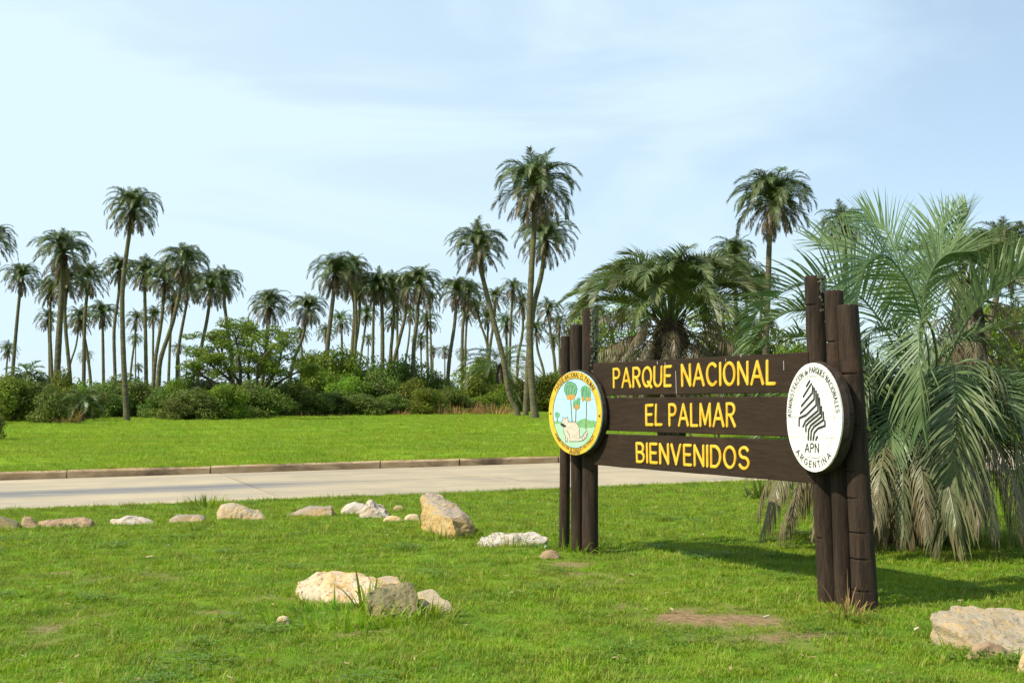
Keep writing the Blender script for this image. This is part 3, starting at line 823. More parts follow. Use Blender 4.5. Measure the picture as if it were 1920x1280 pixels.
q = [DR.pix(*zr(*p)) for p in ((278,912),(412,915),(412,1003),(275,998))]; tot = sum(G[c][0] for c in 'APN')+2*GAP; x = 0
for c in 'APN':
    md = MD()
    for k, s in enumerate(G[c][1]):
        pts = []
        for sx_, sy in s:
            u = (x+sx_)/tot; v = sy
            pts.append(tuple((q[3][i]*(1-u)+q[2][i]*u)*(1-v)+(q[0][i]*(1-u)+q[1][i]*u)*v for i in (0,1)))
        stroke(md, pts, lambda a, z, hh: DR.w(a, z, hh), .0115, .0009+.0002*k, FH)
    x += G[c][0] + GAP
    md.obj('letter', BLK, pR)

pL = build_disc(DL, [-.20, .33, .93], flat('sky_paint', (0.42,0.72,0.80), .92), 4)
def zl(x, y): return (1020 + x/6.733, 680 + y/6.737)
def paint(name, pts, mat, h, parent=None):
    md = MD(); q = [DL.pix(*zl(*p)) for p in pts]
    bm = bmesh.new(); vs_ = [bm.verts.new(DL.w(a, z, .0105 + h)) for a, z in q]
    f = bm.faces.new(vs_); f.normal_update()
    if f.normal.dot(DL.n) < 0: f.normal_flip()
    bmesh.ops.triangulate(bm, faces=[f])
    me = bpy.data.meshes.new(name); bm.to_mesh(me); bm.free(); me.materials.append(mat)
    return link(bpy.data.objects.new(name, me), pL)
def lines(name, ls, mat, wid, h):
    md = MD()
    for k, l in enumerate(ls):
        stroke(md, [DL.pix(*zl(*p)) for p in l], lambda a, z, hh: DL.w(a, z, hh), wid, .0006 + .0001*(k % 5), .0105 + h)
    return md.obj(name, mat, pL)
P_G = flat('pale_green_paint', (.40,.66,.42)); P_B = flat('bush_green_paint', (.20,.42,.16)); P_C = flat('palm_green_paint', (.16,.38,.20)); P_O = flat('orange_paint', (.62,.30,.06))
P_T = flat('fur_paint', (.62,.54,.42)); P_K = flat('outline_paint', (.035,.035,.03)); P_W = flat('grey_brown_paint', (.22,.17,.12))
paint('painted_meadow', [(122,755),(240,750),(340,745),(520,750),(662,748),(655,830),(620,930),(560,1005),(480,1050),(385,1062),(300,1045),(230,990),(165,900),(130,820)], P_G, .0006)
paint('painted_bushes', [(420,760),(450,728),(490,712),(520,700),(560,716),(600,728),(640,722),(664,738),(655,815),(560,822),(470,818),(430,790)], P_B, .0012)
paint('painted_bushes', [(122,752),(150,742),(205,742),(240,752),(200,770),(140,770)], P_B, .0012)
for l_ in ([(348,455),(355,600),(366,742)], [(415,590),(410,735)], [(548,480),(545,650),(540,835)], [(178,690),(178,738)]): lines('painted_trunk', [l_], P_W, .016, .0018)
for pts in ([(262,350),(275,280),(310,238),(360,240),(410,265),(432,320),(420,380),(405,420),(350,425),(295,420),(272,380)],
            [(470,350),(485,300),(540,280),(590,320),(606,370),(600,470),(560,475),(490,470),(480,410)],
            [(372,520),(385,470),(420,470),(440,432),(468,445),(468,500),(460,570),(385,575)],
            [(148,650),(155,622),(185,618),(210,640),(205,680),(180,695),(155,685)]): paint('painted_crown', pts, P_C, .0022)
for pts in ([(292,425),(345,395),(405,410),(395,460),(305,465)], [(540,440),(600,440),(602,480),(545,482)], [(488,440),(515,430),(515,482),(490,484)], [(395,540),(430,520),(458,550),(440,590),(400,588)]):
    paint('painted_fruit', pts, P_O, .0028)
lines('painted_leaf_lines', [[(300,410),(290,340),(310,290)],[(330,400),(325,330),(345,270)],[(360,400),(365,320),(385,290)],[(390,400),(400,340),(415,320)],[(500,430),(500,360),(520,320)],[(540,430),(545,350),(555,310)],[(575,430),(580,370)],[(400,560),(395,510)],[(430,540),(440,470)],[(262,350),(275,280),(310,238),(360,240),(410,265),(432,320),(420,380),(405,420)]], P_K, .004, .003)
paint('painted_animal', [(225,765),(245,735),(250,700),(245,680),(270,695),(300,690),(312,680),(318,740),(350,742),(400,740),(430,760),(455,820),(465,890),(462,950),(500,925),(535,870),(555,855),(568,880),(550,935),(510,975),(450,992),(330,990),(310,975),(300,995),(280,990),(285,930),(262,880),(255,800)], P_T, .0024)
lines('painted_outline', [[(225,765),(245,735),(250,700),(245,680),(270,695),(300,690),(312,680),(318,740)],[(318,740),(350,742),(400,740),(430,760),(455,820),(465,890),(462,950)],[(462,950),(500,925),(535,870),(555,855),(568,880),(550,935),(510,975),(450,992),(330,990)],
      [(262,880),(285,930),(280,990),(305,995),(312,940)],[(300,860),(330,900),(340,950)],[(488,940),(510,975)],[(510,915),(535,950)],[(530,885),(555,920)],[(255,800),(262,880)]], P_K, .0045, .0034)
paint('painted_collar', [(222,760),(250,765),(292,790),(288,812),(255,806),(222,785)], P_K, .0042)
yb = ring_band(DL, .83, .992, .0135, YEL, pL, 'painted_border')
ring_band(DL, .822, .832, .0142, P_K, pL, 'border_line')
ring_text(DL, 'PARQUE NACIONAL EL PALMAR', 143, 37, .912, .050, P_K, pL, .0075, h=.0145)
ring_text(DL, 'ADMINISTRACION DE PARQUES NACIONALES', 215, 323, .872, .030, P_K, pL, .0048, True, h=.0145)
ring_text(DL, 'ARGENTINA', 258, 282, .945, .028, P_K, pL, .0048, True, h=.0145)
md = MD()
for th in (181, -4):
    c = (DL.ru*.912*math.cos(R(th)), DL.rv*.912*math.sin(R(th)))
    md.add([tuple(DL.w(c[0]+.010*math.cos(k), c[1]+.010*math.sin(k), h_)) for h_ in (.0138,.019) for k in [i*math.pi/4 for i in range(8)]], [tuple(range(8,16))] + [(i,(i+1)%8,8+(i+1)%8,8+i) for i in range(8)])
md.obj('bolt', P_K, pL)

# ================================================================== PALMS
def resample(P, n):
    P = [Vector(p) for p in P]
    # catmull-rom through the control points
    Q = [P[0]*2 - P[1]] + P + [P[-1]*2 - P[-2]]
    o = []
    segs = len(P)-1
    for i in range(n):
        u = i/(n-1)*segs; k = min(int(u), segs-1); f = u-k
        a, b, c, d = Q[k], Q[k+1], Q[k+2], Q[k+3]
        o.append(.5*((2*b) + (c-a)*f + (2*a-5*b+4*c-d)*f*f + (-a+3*b-3*c+d)*f**3))
    return o
def frond(md, P, L, w, nl, rr, droop=.25, vang=30, t0=.22, dry=0.0, dry_tip=0.0, stem_r=.012, segs=4, up=Vector((0,0,1)), spread=58, fold=0.0, ragged=0.0, tipk=.45):
    """pinnate leaf along the rachis P; L = longest leaflet"""
    n = len(P)
    T = [(P[min(n-1,i+1)] - P[max(0,i-1)]).normalized() for i in range(n)]
    u0 = up - T[0]*up.dot(T[0])
    if u0.length < .05: u0 = Vector((1,0,0)) - T[0]*T[0].x
    Us = [u0.normalized()]
    for i in range(1, n):
        u = Us[-1] - T[i]*Us[-1].dot(T[i]); Us.append(u.normalized())
    # rachis: triangular tube
    V, F = [], []
    for i in range(n):
        u = i/(n-1); r = stem_r*(1.15 - .95*u); S = T[i].cross(Us[i])
        V += [P[i] + S*r*1.2, P[i] + Us[i]*r*.7, P[i] - S*r*1.2, P[i] - Us[i]*r*.9]
    for i in range(n-1):
        for k in range(4): F.append((4*i+k, 4*i+(k+1)%4, 4*i+4+(k+1)%4, 4*i+4+k))
    md.add([tuple(v) for v in V], F, [min(1, dry + .12)]*len(V))
    V, F, D = [], [], []; g = Vector((0,0,-1))
    for j in range(nl):
        t = t0 + (1-t0)*(j + rr.uniform(-.3,.3)*.6)/nl; t = min(.999, max(t0, t))
        x = t*(n-1); i = min(int(x), n-2); f = x-i
        p0 = P[i].lerp(P[i+1], f); Tt = T[i].lerp(T[i+1], f).normalized(); Ut = Us[i].lerp(Us[i+1], f).normalized(); S = Tt.cross(Ut)
        q = (t-t0)/(1-t0)
        ll = L*(min(1, .55 + 2.6*q) if q < .18 else 1.0)*(1 - (1-tipk)*max(0, (q-.55)/.45)**1.4)
        for sg in (-1, 1):
            if ragged and rr.random() < ragged: continue
            al = R(spread - 34*q**1.5 + rr.uniform(-7,7)); va = R(vang + rr.uniform(-12,12))
            d0 = (Tt*math.cos(al) + (S*sg*math.cos(va) + Ut*math.sin(va))*math.sin(al)).normalized()
            l = ll*rr.uniform(.85,1.08); dr = droop*rr.uniform(.6,1.4)
            W = (Tt - d0*Tt.dot(d0));
            W = W.normalized() if W.length > .05 else S
            W = (W + Ut*rr.uniform(-.3,.3)).normalized()
            b = len(V); pts = []; p = p0.copy(); d = d0.copy()
            for k in range(segs+1):
                pts.append(p.copy()); d = (d + g*dr*(.5+k)/segs*2).normalized(); p = p + d*l/segs
            wj = w*rr.uniform(.8,1.15)
            for k, pp in enumerate(pts):
                s = k/segs; ww = wj*(.55 if k == 0 else (1-s**1.8)*.95+.05)/2
                dd = min(1, max(0, dry + dry_tip*(q**2*.8 + s*s*.5)*rr.uniform(.6,1.3)))
                if k == segs: V.append(pp); D.append(dd)
                else: V += [pp - W*ww, pp + W*ww]; D += [dd, dd]
            for k in range(segs-1): a = b+2*k; F.append((a, a+1, a+3, a+2))
            a = b + 2*(segs-1); F.append((a, a+1, a+2))
    md.add([tuple(v) for v in V], F, D)

def arch(e0, curve, ln, n=10, pw=1.15):
    """rachis in the XZ plane from the origin: start elevation, total bend, length"""
    P = [Vector((0,0,0))]
    for i in range(n-1):
        th = R(e0 - curve*((i+.5)/(n-1))**pw)
        P.append(P[-1] + Vector((math.cos(th), 0, math.sin(th)))*ln/(n-1))
    return P
# frond prototypes for a crown of half-width 1
PROTO = {}
specs = {'top': (88, 62, 1.05, 24, .0), 'high': (80, 132, 1.42, 30, .0), 'mid': (63, 136, 1.46, 30, .03), 'low': (42, 126, 1.42, 28, .12), 'under': (16, 98, 1.30, 26, .35), 'dead': (-22, 60, 1.20, 22, .85), 'hang': (-55, 28, 1.05, 20, 1.0)}
for k, (e0, cv, ln, nl, dry) in specs.items():
    PROTO[k] = []
    for v in range(3):
        rr = random.Random(hash((ord(k[0]), len(k), v)) & 0xffff)
        md = MD()
        frond(md, arch(e0 + rr.uniform(-5,5), cv*rr.uniform(.88,1.12), ln*rr.uniform(.93,1.07), pw=1.5 if e0 > 20 else 1.15), .275 if dry < .5 else .21, .027, int(nl*1.35), rr,
              droop=.26 if dry < .5 else .7, vang=18 if dry < .5 else -10, t0=.20 if dry < .5 else .3, dry=dry, dry_tip=.25, stem_r=.016, segs=2, spread=62, ragged=0 if dry < .5 else .2)
        PROTO[k].append((md, md.mesh('frond', M['palm_far'])))
def frond_plan(rr, full=1.0, dead=1.0):
    plan = []
    for k, c, te in (('top', 6, 14), ('high', 13, 8), ('mid', 16, 6), ('low', 14, 6), ('under', 12, 6), ('dead', 11, 8), ('hang', 8, 8)):
        m = dead if k in ('dead','hang') else full
        c = max(2, int(round(c*m*rr.uniform(.8,1.15)))); ph = rr.uniform(0, 360)
        for i in range(c):
            plan.append((k, rr.randrange(3), R(ph + 360*i/c + rr.uniform(-14,14)), R(rr.uniform(-te, te)), rr.uniform(.82, 1.12)))
    return plan
# joined crowns for the far, small palms
CROWN = []
for v in range(6):
    rr = random.Random(50+v); md = MD()
    for k, i, az, tl, s in frond_plan(rr, .62, .7):
        src = PROTO[k][i][0]; V, F, D = join_arrays(src)
        Mx = np.array(Matrix.Rotation(az, 3, 'Z') @ Matrix.Rotation(-tl, 3, 'Y'))*s
        md.add(V @ Mx.T + np.array((0,0,.03)), F, D)
    CROWN.append(md.mesh('crown', M['palm_far']))
def trunk_mesh(pts, r0, r1, rr, n=10, rings=True, flare=1.35, name='trunk', mat=None):
    """tapered, slightly ringed trunk through world points (top to bottom), relative to the last point"""
    P = resample(pts, max(12, int((pts[0]-pts[-1]).length/.45)))
    base = pts[-1]; V, F = [], []; m = len(P)
    for i, p in enumerate(P):
        u = i/(m-1); r = r0 + (r1-r0)*u**.8
        if u > .93: r *= 1 + (flare-1)*((u-.93)/.07)
        r *= 1 + (.035 if i % 2 else -.03) + .03*rr.uniform(-1,1)
        for k in range(n):
            th = 2*math.pi*k/n; V.append(tuple(p - base + Vector((r*math.cos(th), r*math.sin(th), 0))))
    for i in range(m-1):
        for k in range(n): F.append((i*n+k, (i+1)*n+k, (i+1)*n+(k+1)%n, i*n+(k+1)%n))
    md = MD(); md.add(V, F); return md
def far_palm(cx, cy, w, path, label, group='tall palms across the park', Z=None, parts=None, full=1.0, dead=1.0, seed=None, thick=1.0, size=1.0):
    """a tall palm: heart of the crown at (cx,cy) px, crown w px wide, trunk through the px points"""
    rr = random.Random(int(cx*31 + cy*7) if seed is None else seed)
    Z = Z or 8800.0/w*rr.uniform(.96,1.05)
    hw = w/2*Z/FPX*size
    pts = [at(cx, cy + w*.02, Z)] + [at(px, py, Z) for px, py in path]
    a, b = pts[-2] if len(pts) > 2 else pts[0], pts[-1]
    gz = ground_z(b.x, Z)
    dz = b.z - gz
    if dz > .3:
        sl = (b - a); k = dz/max(.5, -sl.z)
        pts.append(Vector((b.x + sl.x*k*.4, Z, gz - .1)))
    else: pts[-1].z = gz - .05
    base = pts[-1].copy()
    o = empty('yatay_palm', base, label, 'palm tree', group)
    rb = hw*.115*thick; rt = hw*.075*thick
    trunk_mesh([p + Vector((0, 0, 0)) for p in pts], rt, rb, rr).obj('trunk', M['palm_trunk'], o, smooth=True)
    # the boots of old leaves swell the trunk below the crown
    top = pts[0] - base; nx = (pts[1] - pts[0]).normalized()
    md = MD()
    V, F = [], []
    for i in range(7):
        u = i/6; p = top + nx*hw*(.62*u) + Vector((0,0,hw*.06)); r = hw*(.10 + .055*math.sin(math.pi*min(1, u*1.25+.15)))*(1 if u < .9 else .75)
        for k in range(9):
            q = r*(1 + .22*rr.uniform(-1,1)); th = 2*math.pi*k/9; V.append((p.x + q*math.cos(th), p.y + q*math.sin(th), p.z))
    for i in range(6):
        for k in range(9): F.append((i*9+k, (i+1)*9+k, (i+1)*9+(k+1)%9, i*9+(k+1)%9))
    md.add(V, F); md.obj('old_leaf_bases', M['boots'], o)
    if parts if parts is not None else w >= 58:
        for k, i, az, tl, s in frond_plan(rr, full, dead):
            f = bpy.data.objects.new('frond', PROTO[k][i][1]); f.parent = o
            f.location = top + Vector((0,0,hw*.10)); f.scale = (hw*s,)*3
            f.rotation_euler = (rr.uniform(-.15,.15), -tl, az)
            COL.objects.link(f)
    else:
        c = bpy.data.objects.new('crown', CROWN[rr.randrange(len(CROWN))]); c.parent = o
        c.location = top + Vector((0,0,hw*.06)); c.scale = (hw, hw, hw*rr.uniform(.9,1.08)); c.rotation_euler = (rr.uniform(-.12,.12), rr.uniform(-.12,.12), rr.uniform(0,6.28))
        COL.objects.link(c)
    return o
FP = far_palm
TG, FG, MG = 'tall palms across the park', 'small palms far behind the bushes', 'palms in the middle grove'
FP(-14,455,84,[(-18,560),(-22,700)],'tall palm cut off by the left picture edge, only drooping fronds showing',TG)
FP(40,523,66,[(33,590),(24,695)],'lone leaning palm at the far left with a short tufted crown',TG)
FP(15,658,36,[(12,695)],'tiny palm low behind the far left leaning palm',FG)
FP(119,478,104,[(115,560),(110,640),(107,700)],'broad crowned palm with thick trunk, biggest of the far left cluster',TG,thick=1.15)
FP(95,548,58,[(94,620),(97,698)],'smaller palm overlapping the left side of the broad crowned palm',TG)
FP(90,600,46,[(92,640),(93,700)],'short palm low to the left of the broad crowned palm',TG)
FP(124,535,72,[(122,600),(131,705)],'palm with crown hidden behind the broad crowned palm, trunk just right of it',TG)
FP(166,528,72,[(159,600),(157,712)],'slim palm right of the broad crowned palm with silvery arching fronds',TG)
FP(150,600,56,[(160,640),(169,705)],'dark short crown tangled with a slim trunk, left of the lowest single palm',TG)
FP(148,612,38,[(142,650),(130,690)],'thin palm leaning strongly left between thicker trunks',FG)
FP(160,668,28,[(159,705)],'tiny palm seen between two trunks in the far left cluster',FG)
FP(192,592,58,[(193,640),(194,722)],'single thin palm with sparse crown just left of the two crossing trunks',TG)
FP(250,398,98,[(240,455),(230,540),(230,620),(233,700),(238,788)],'very tall slender palm standing alone on the lawn edge at the left',TG,Z=67,thick=.95)
FP(224,508,62,[(222,555),(214,620),(216,716)],'palm half hidden behind the very tall lawn palm, trunk bowed left',TG)
FP(271,515,72,[(272,580),(274,706)],'straight palm just right of the very tall lawn palm',TG)
FP(255,602,42,[(252,640),(245,700)],'small palm low behind the straight palm',FG)
FP(254,638,28,[(254,705)],'tiny far palm between the very tall palm and the straight palm',FG)
FP(260,690,22,[(260,705)],'tiniest palm tuft just above the bushes right of the very tall palm trunk',FG)
FP(309,530,74,[(303,600),(292,670),(288,714)],'palm leaning right in front of the dark left grove',TG)
FP(288,596,48,[(287,640),(287,702)],'small shaded palm inside the left grove',TG)
FP(325,572,54,[(320,620),(316,712)],'dark crowned palm in the middle of the left grove',TG)
FP(346,498,88,[(338,545),(322,610),(302,670),(297,716)],'tallest palm of the left grove, trunk sweeping down to the left',TG)
FP(356,540,66,[(344,600),(334,660),(332,712)],'palm behind the right shoulder of the sweeping palm',TG)
FP(335,655,32,[(337,705)],'tiny palm low behind the right trunks of the left grove',FG)
FP(350,662,14,[(349,705)],'thin far palm stem near the yellow green tree',FG)
FP(396,543,74,[(388,600),(376,660),(370,716)],'left one of a pair of touching palms, trunk leaning left',TG)
FP(421,533,70,[(421,570),(430,640),(436,700)],'right one of a pair of touching palms, trunk leaning right',TG)
FP(505,578,74,[(500,630),(497,680),(490,730)],'round crowned palm rising out of the top of the feathery tree',TG)
FP(577,583,68,[(568,630),(552,672),(545,700)],'palm right of the feathery tree with tan lower fronds',TG)
FP(563,628,38,[(566,655),(567,690)],'small palm tucked under the palm right of the feathery tree',FG)
FP(629,518,90,[(622,580),(614,650),(612,715)],'big dense crowned palm at the left of the middle grove',MG)
FP(655,532,74,[(665,580),(658,690)],'palm crown merged behind the big dense crowned one',MG)
FP(676,545,62,[(672,610),(660,690)],'yellowish topped palm in the gap of the middle grove',MG)
FP(640,606,48,[(641,640),(642,680)],'short palm in shade below the big dense crown',FG)
FP(612,625,42,[(611,690)],'short palm left of the big grove trunk',FG)
FP(688,590,46,[(683,625),(674,690)],'small leaning palm with feathery grey crown in the middle grove',MG)
FP(691,637,25,[(690,672)],'tiny star shaped palm framed by sky between trunks',FG)
FP(715,543,78,[(717,610),(717,690)],'palm with brown hanging skirt, centre of the middle grove',MG)
FP(735,605,44,[(734,690)],'short dark palm between the centre trunks of the middle grove',MG)
FP(760,545,70,[(760,590),(748,640),(736,690)],'palm whose trunk leans across the middle grove',MG)
FP(786,536,80,[(782,600),(776,650),(774,715)],'wide golden green palm at the right end of the middle grove',MG)
FP(745,575,50,[(745,690)],'palm stem hidden in the shade of the middle grove',FG)
FP(770,590,40,[(766,640),(757,700)],'thin leaning palm close behind the golden green palm',FG)
FP(801,604,50,[(801,650),(802,700)],'thin palm just right of the golden green palm',MG)
FP(662,508,64,[(668,600),(664,690)],'palm crown filling the gap right of the big dense crowned one',MG,Z=112)
FP(702,545,56,[(700,600),(699,690)],'shaded palm squeezed between the yellowish topped and the brown skirted palm',MG,Z=116)
FP(738,540,62,[(738,600),(730,690)],'palm crown bridging the centre and the right part of the middle grove',MG,Z=118)
FP(806,565,44,[(808,650),(809,700)],'thin palm stem and small crown just past the golden green palm',FG)
FP(789,640,36,[(790,700)],'small palm low behind the thin grove palm',FG)
FP(812,660,26,[(812,705)],'tiny pale palm left of the dark leaning trunk',FG)
FP(834,660,28,[(834,705)],'tiny palm touching the dark leaning trunk',FG)
FP(868,664,28,[(868,705)],'tiny palm seen between three dark trunks',FG)
FP(857,550,72,[(852,610),(843,670),(839,722)],'dark trunked palm leaning right, left of three thin trunks',TG)
FP(878,556,62,[(868,610),(866,718)],'palm with drooping brown skirt above a straight dark trunk',TG)
FP(876,590,48,[(873,640),(871,718)],'slender palm with needle thin dark trunk',TG)
FP(893,580,50,[(902,610),(915,655)],'palm hidden behind a curved trunk, its stem leaning left',TG)
FP(897,468,104,[(903,510),(920,580),(943,670),(955,740),(968,766)],'tall palm with trunk curving down to the right onto the lawn',TG,Z=84,thick=1.0)
FP(930,562,56,[(925,610),(918,660)],'palm right behind the curved trunk',TG)
FP(950,610,50,[(950,660)],'short palm in the gap between the curved trunk and the twin trunks',FG)
FP(915,600,46,[(914,660)],'short palm crossing the curved trunk halfway up',FG)
FP(980,576,54,[(980,620),(972,665),(970,690)],'palm with hanging brown skirt left of the twin trunks',TG)
FP(1004,358,146,[(1002,420),(997,500),(993,600),(996,700),(1003,784)],'tallest palm of all, standing on the lawn left of the sign',TG,Z=76,thick=.80,dead=1.1)
FP(1022,452,106,[(1016,510),(1000,580),(992,660),(986,766)],'palm behind the tallest one, its trunk joining it near the foot',TG,Z=86,thick=1.0)
FP(962,545,52,[(958,600),(955,690)],'palm crown left of the twin trunks at mid height',TG,Z=130)
FP(1048,610,48,[(1050,700)],'short palm crown between the twin trunks and the shortest sign post',FG)
FP(1120,600,58,[(1122,700)],'palm crown just right of the tallest left sign post',FG)
FP(1398,520,70,[(1400,600),(1402,720)],'palm crown between the bushy palm and the tall full crowned palm',TG,Z=96)
FP(1028,584,56,[(1034,640),(1040,680)],'round crowned palm just right of the twin trunks',TG)
FP(1006,622,50,[(1008,655),(1020,700)],'dark palm low at the right of the twin trunks',FG)
FP(1038,640,34,[(1040,690)],'small palm low between the twin trunks and the sign',FG)
FP(1090,590,62,[(1085,650),(1084,690)],'palm behind the left sign posts, crown cut by the tallest post',TG)
FP(1066,632,40,[(1066,700)],'low dark palm left behind the shortest left sign post',FG)
FP(1451,384,136,[(1443,450),(1440,540),(1436,640),(1434,760)],'tall full crowned palm above the right end of the sign',TG,Z=66,thick=.85,full=1.25,dead=1.3)
FP(1376,484,84,[(1379,560),(1385,640),(1388,720)],'palm half hidden behind the right side of the bushy palm',TG,Z=80)
FP(1428,535,62,[(1426,620),(1424,720)],'lower palm behind the trunk of the tall full crowned palm',TG)
FP(1583,430,92,[(1584,520),(1586,700)],'palm crown showing behind the blue green fronds',TG,Z=70)
FP(1525,580,60,[(1525,700)],'palm seen behind the tallest right sign post',TG)
FP(1858,600,78,[(1858,660),(1857,740)],'brown skirted palm in the distance, left of two at the right edge',TG,Z=74)
FP(1905,612,92,[(1903,680),(1902,760)],'brown skirted palm in the distance at the right picture edge',TG,Z=68)
FP(1880,480,150,[(1868,560),(1850,640),(1840,760)],'dark palm with drooping dry fronds behind the large frond at the right',TG,Z=30,thick=.8)

# ------------------------------------------------------------------ bushy palm in the middle distance
def bushy(label, heart, Z, L, nf, ndead, mat, seed, group=None, lw=.030, leafl=.62, trunk_r=.32, trunk_top=None, name='bushy_palm', nleaf=42, dry0=0.0, e_lo=-5, cv=(70,115), pw=1.15):
    rr = random.Random(seed)
    h = at(heart[0], heart[1], Z); gz = ground_z(h.x, Z); base = Vector((h.x, Z, gz))
    o = empty(name, base, label, 'palm tree', group)
    H = h.z - gz
    md = MD(); V, F = [], []
    m = 14; n = 14
    for i in range(m+1):
        u = i/m; r = trunk_r*(1 + .25*math.sin(u*3))*(1.0 if u < .9 else 1.0-(u-.9)*6)
        for k in range(n):
            q = r*(1 + .16*rr.uniform(-1,1)); th = 2*math.pi*k/n + (i%2)*.2; V.append((q*math.cos(th), q*math.sin(th), -.1 + (H+.1)*u))
    for i in range(m):
        for k in range(n): F.append((i*n+k, i*n+(k+1)%n, (i+1)*n+(k+1)%n, (i+1)*n+k))
    md.add(V, F); md.obj('trunk', M['boots'], o)
    # stubs of cut leaf stalks
    md = MD()
    for i in range(90):
        z = rr.uniform(.15, H); th = rr.uniform(0, 6.28); r = trunk_r*1.0
        a = Vector((r*math.cos(th), r*math.sin(th), z)); d = Vector((math.cos(th)*.5, math.sin(th)*.5, 1)).normalized(); l = rr.uniform(.15,.4)*trunk_r/.3
        s = Vector((-math.sin(th), math.cos(th), 0))*.035*trunk_r/.3
        q = Vector((math.cos(th), math.sin(th), 0))*.02
        md.add([tuple(a-s-q), tuple(a+s-q), tuple(a+s+q), tuple(a-s+q), tuple(a+d*l-s*.5), tuple(a+d*l+s*.5)], [(0,1,2,3),(3,2,5,4),(0,4,5,1),(0,3,4),(1,5,2)])
    tag(md.obj('leaf_stubs', M['boots'], o), kind='stuff')
    for i in range(nf):
        u = (i+.5)/nf; az = R(137.5*i + rr.uniform(-12,12)); e0 = 86 - (86-e_lo)*u**.9 + rr.uniform(-6,6)
        ll = L*(.72 + .28*min(1, u*2.2))*rr.uniform(.9,1.1)
        P = arch(e0, rr.uniform(*cv)*(1 if e0 > 15 else .75), ll, 14, pw)
        Mx = Matrix.Rotation(az, 3, 'Z')
        st = Vector((math.cos(az), math.sin(az), 0))*trunk_r*.45 + Vector((0,0,H - .25*u*trunk_r*3))
        P = [Mx @ p + st for p in P]
        md = MD(); frond(md, P, leafl*rr.uniform(.9,1.1), lw, nleaf, rr, droop=.20, vang=34, t0=.27, dry=dry0, dry_tip=.15 + .35*u, stem_r=.022, segs=3)
        md.obj('frond', mat, o)
    for i in range(ndead):
        az = R(137.5*i + rr.uniform(-30,30)); e0 = rr.uniform(-62, 5) if ndead < 60 else rr.uniform(-60, 45)
        P = arch(e0, rr.uniform(30, 80)*(1 if e0 > -40 else .5)*(1 if e0 < 5 else 1.6), L*rr.uniform(.65,.95), 10)
        Mx = Matrix.Rotation(az, 3, 'Z'); st = Vector((math.cos(az), math.sin(az), 0))*trunk_r*.8 + Vector((0,0,H*rr.uniform(.72,.95)))
        P = [Mx @ p + st for p in P]
        for p in P: p.z = max(p.z, .12)
        md = MD(); frond(md, P, leafl*.62, lw*.7, int(nleaf*.7), rr, droop=.9, vang=-20, t0=.3, dry=.95, stem_r=.020, segs=3, ragged=.25)
        md.obj('dead_frond', mat, o)
    return o
bushy('large bushy palm with grey brown dead fronds hanging below, behind the middle of the sign', (1256,592), 36, 3.7, 66, 90, M['palm_mid'], 11, leafl=.78, lw=.044, trunk_r=.46, nleaf=58, e_lo=34, cv=(84,132), pw=1.8)
bushy('low dark trunkless palm among the bushes left of the twin trunks', (938,684), 108, 4.6, 26, 14, M['palm_mid'], 12, leafl=.9, lw=.07, trunk_r=.3, nleaf=26)
bushy('greyish young palm low in the bushes left of the very tall lawn palm', (155,752), 67, 1.5, 16, 3, M['palm_mid'], 13, leafl=.5, lw=.06, trunk_r=.15, nleaf=20)
bushy('small palm top poking out of the bushes at the far left', (52,702), 76, 1.7, 14, 2, M['palm_mid'], 14, leafl=.5, lw=.06, trunk_r=.15, nleaf=20)
bushy('yellow green palm with upright young fronds behind the large blue green palm', (1813,520), 24, 1.75, 24, 20, M['palm_mid'], 15, leafl=.62, lw=.030, trunk_r=.26, nleaf=40, e_lo=25, cv=(60,105))

# ------------------------------------------------------------------ the near blue-green palm
NZ = 12.6
nb = at(1690, 1000, NZ); nb.z = ground_z(nb.x, NZ)
near = empty('blue_green_palm', nb, 'large low palm with blue green arching fronds and tan dead skirt beside the sign', 'palm tree')
rr = random.Random(21)
heart = at(1700, 770, NZ) - nb
md = MD(); V, F = [], []; n = 16; m = 12
for i in range(m+1):
    u = i/m; r = .34*(1.1 - .35*u) * (1 if u < .92 else .6)
    for k in range(n):
        q = r*(1 + .2*rr.uniform(-1,1)); th = 2*math.pi*k/n; V.append((q*math.cos(th) + heart.x*u, q*math.sin(th), -.08 + (heart.z+.15)*u))
for i in range(m):
    for k in range(n): F.append((i*n+k, i*n+(k+1)%n, (i+1)*n+(k+1)%n, (i+1)*n+k))
md.add(V, F); md.obj('trunk', M['boots'], near)
md = MD()
for i in range(70):
    z = rr.uniform(.05, heart.z); th = rr.uniform(0, 6.28); r = .33
    a = Vector((r*math.cos(th) + heart.x*z/heart.z, r*math.sin(th), z)); d = Vector((math.cos(th)*.7, math.sin(th)*.7, .9)).normalized(); l = rr.uniform(.15,.5)
    s = Vector((-math.sin(th), math.cos(th), 0))*.035; q = Vector((math.cos(th), math.sin(th), 0))*.015
    md.add([tuple(a-s-q), tuple(a+s-q), tuple(a+s+q), tuple(a-s+q), tuple(a+d*l-s*.6), tuple(a+d*l+s*.6)], [(0,1,2,3),(3,2,5,4),(0,4,5,1),(0,3,4),(1,5,2)])
tag(md.obj('leaf_stubs', M['boots'], near), kind='stuff')
def nf(ctrl, L=.72, w=.024, nl=54, **kw):
    P = resample([at(*c) - nb for c in ctrl], 22)
    md = MD(); frond(md, P, L, w, nl, rr, stem_r=kw.pop('stem_r', .014), segs=5, **kw)
    name = kw.get('nm', 'frond')
    return md.obj('dead_frond' if kw.get('dry', 0) > .5 else 'frond', M['palm_near'], near)
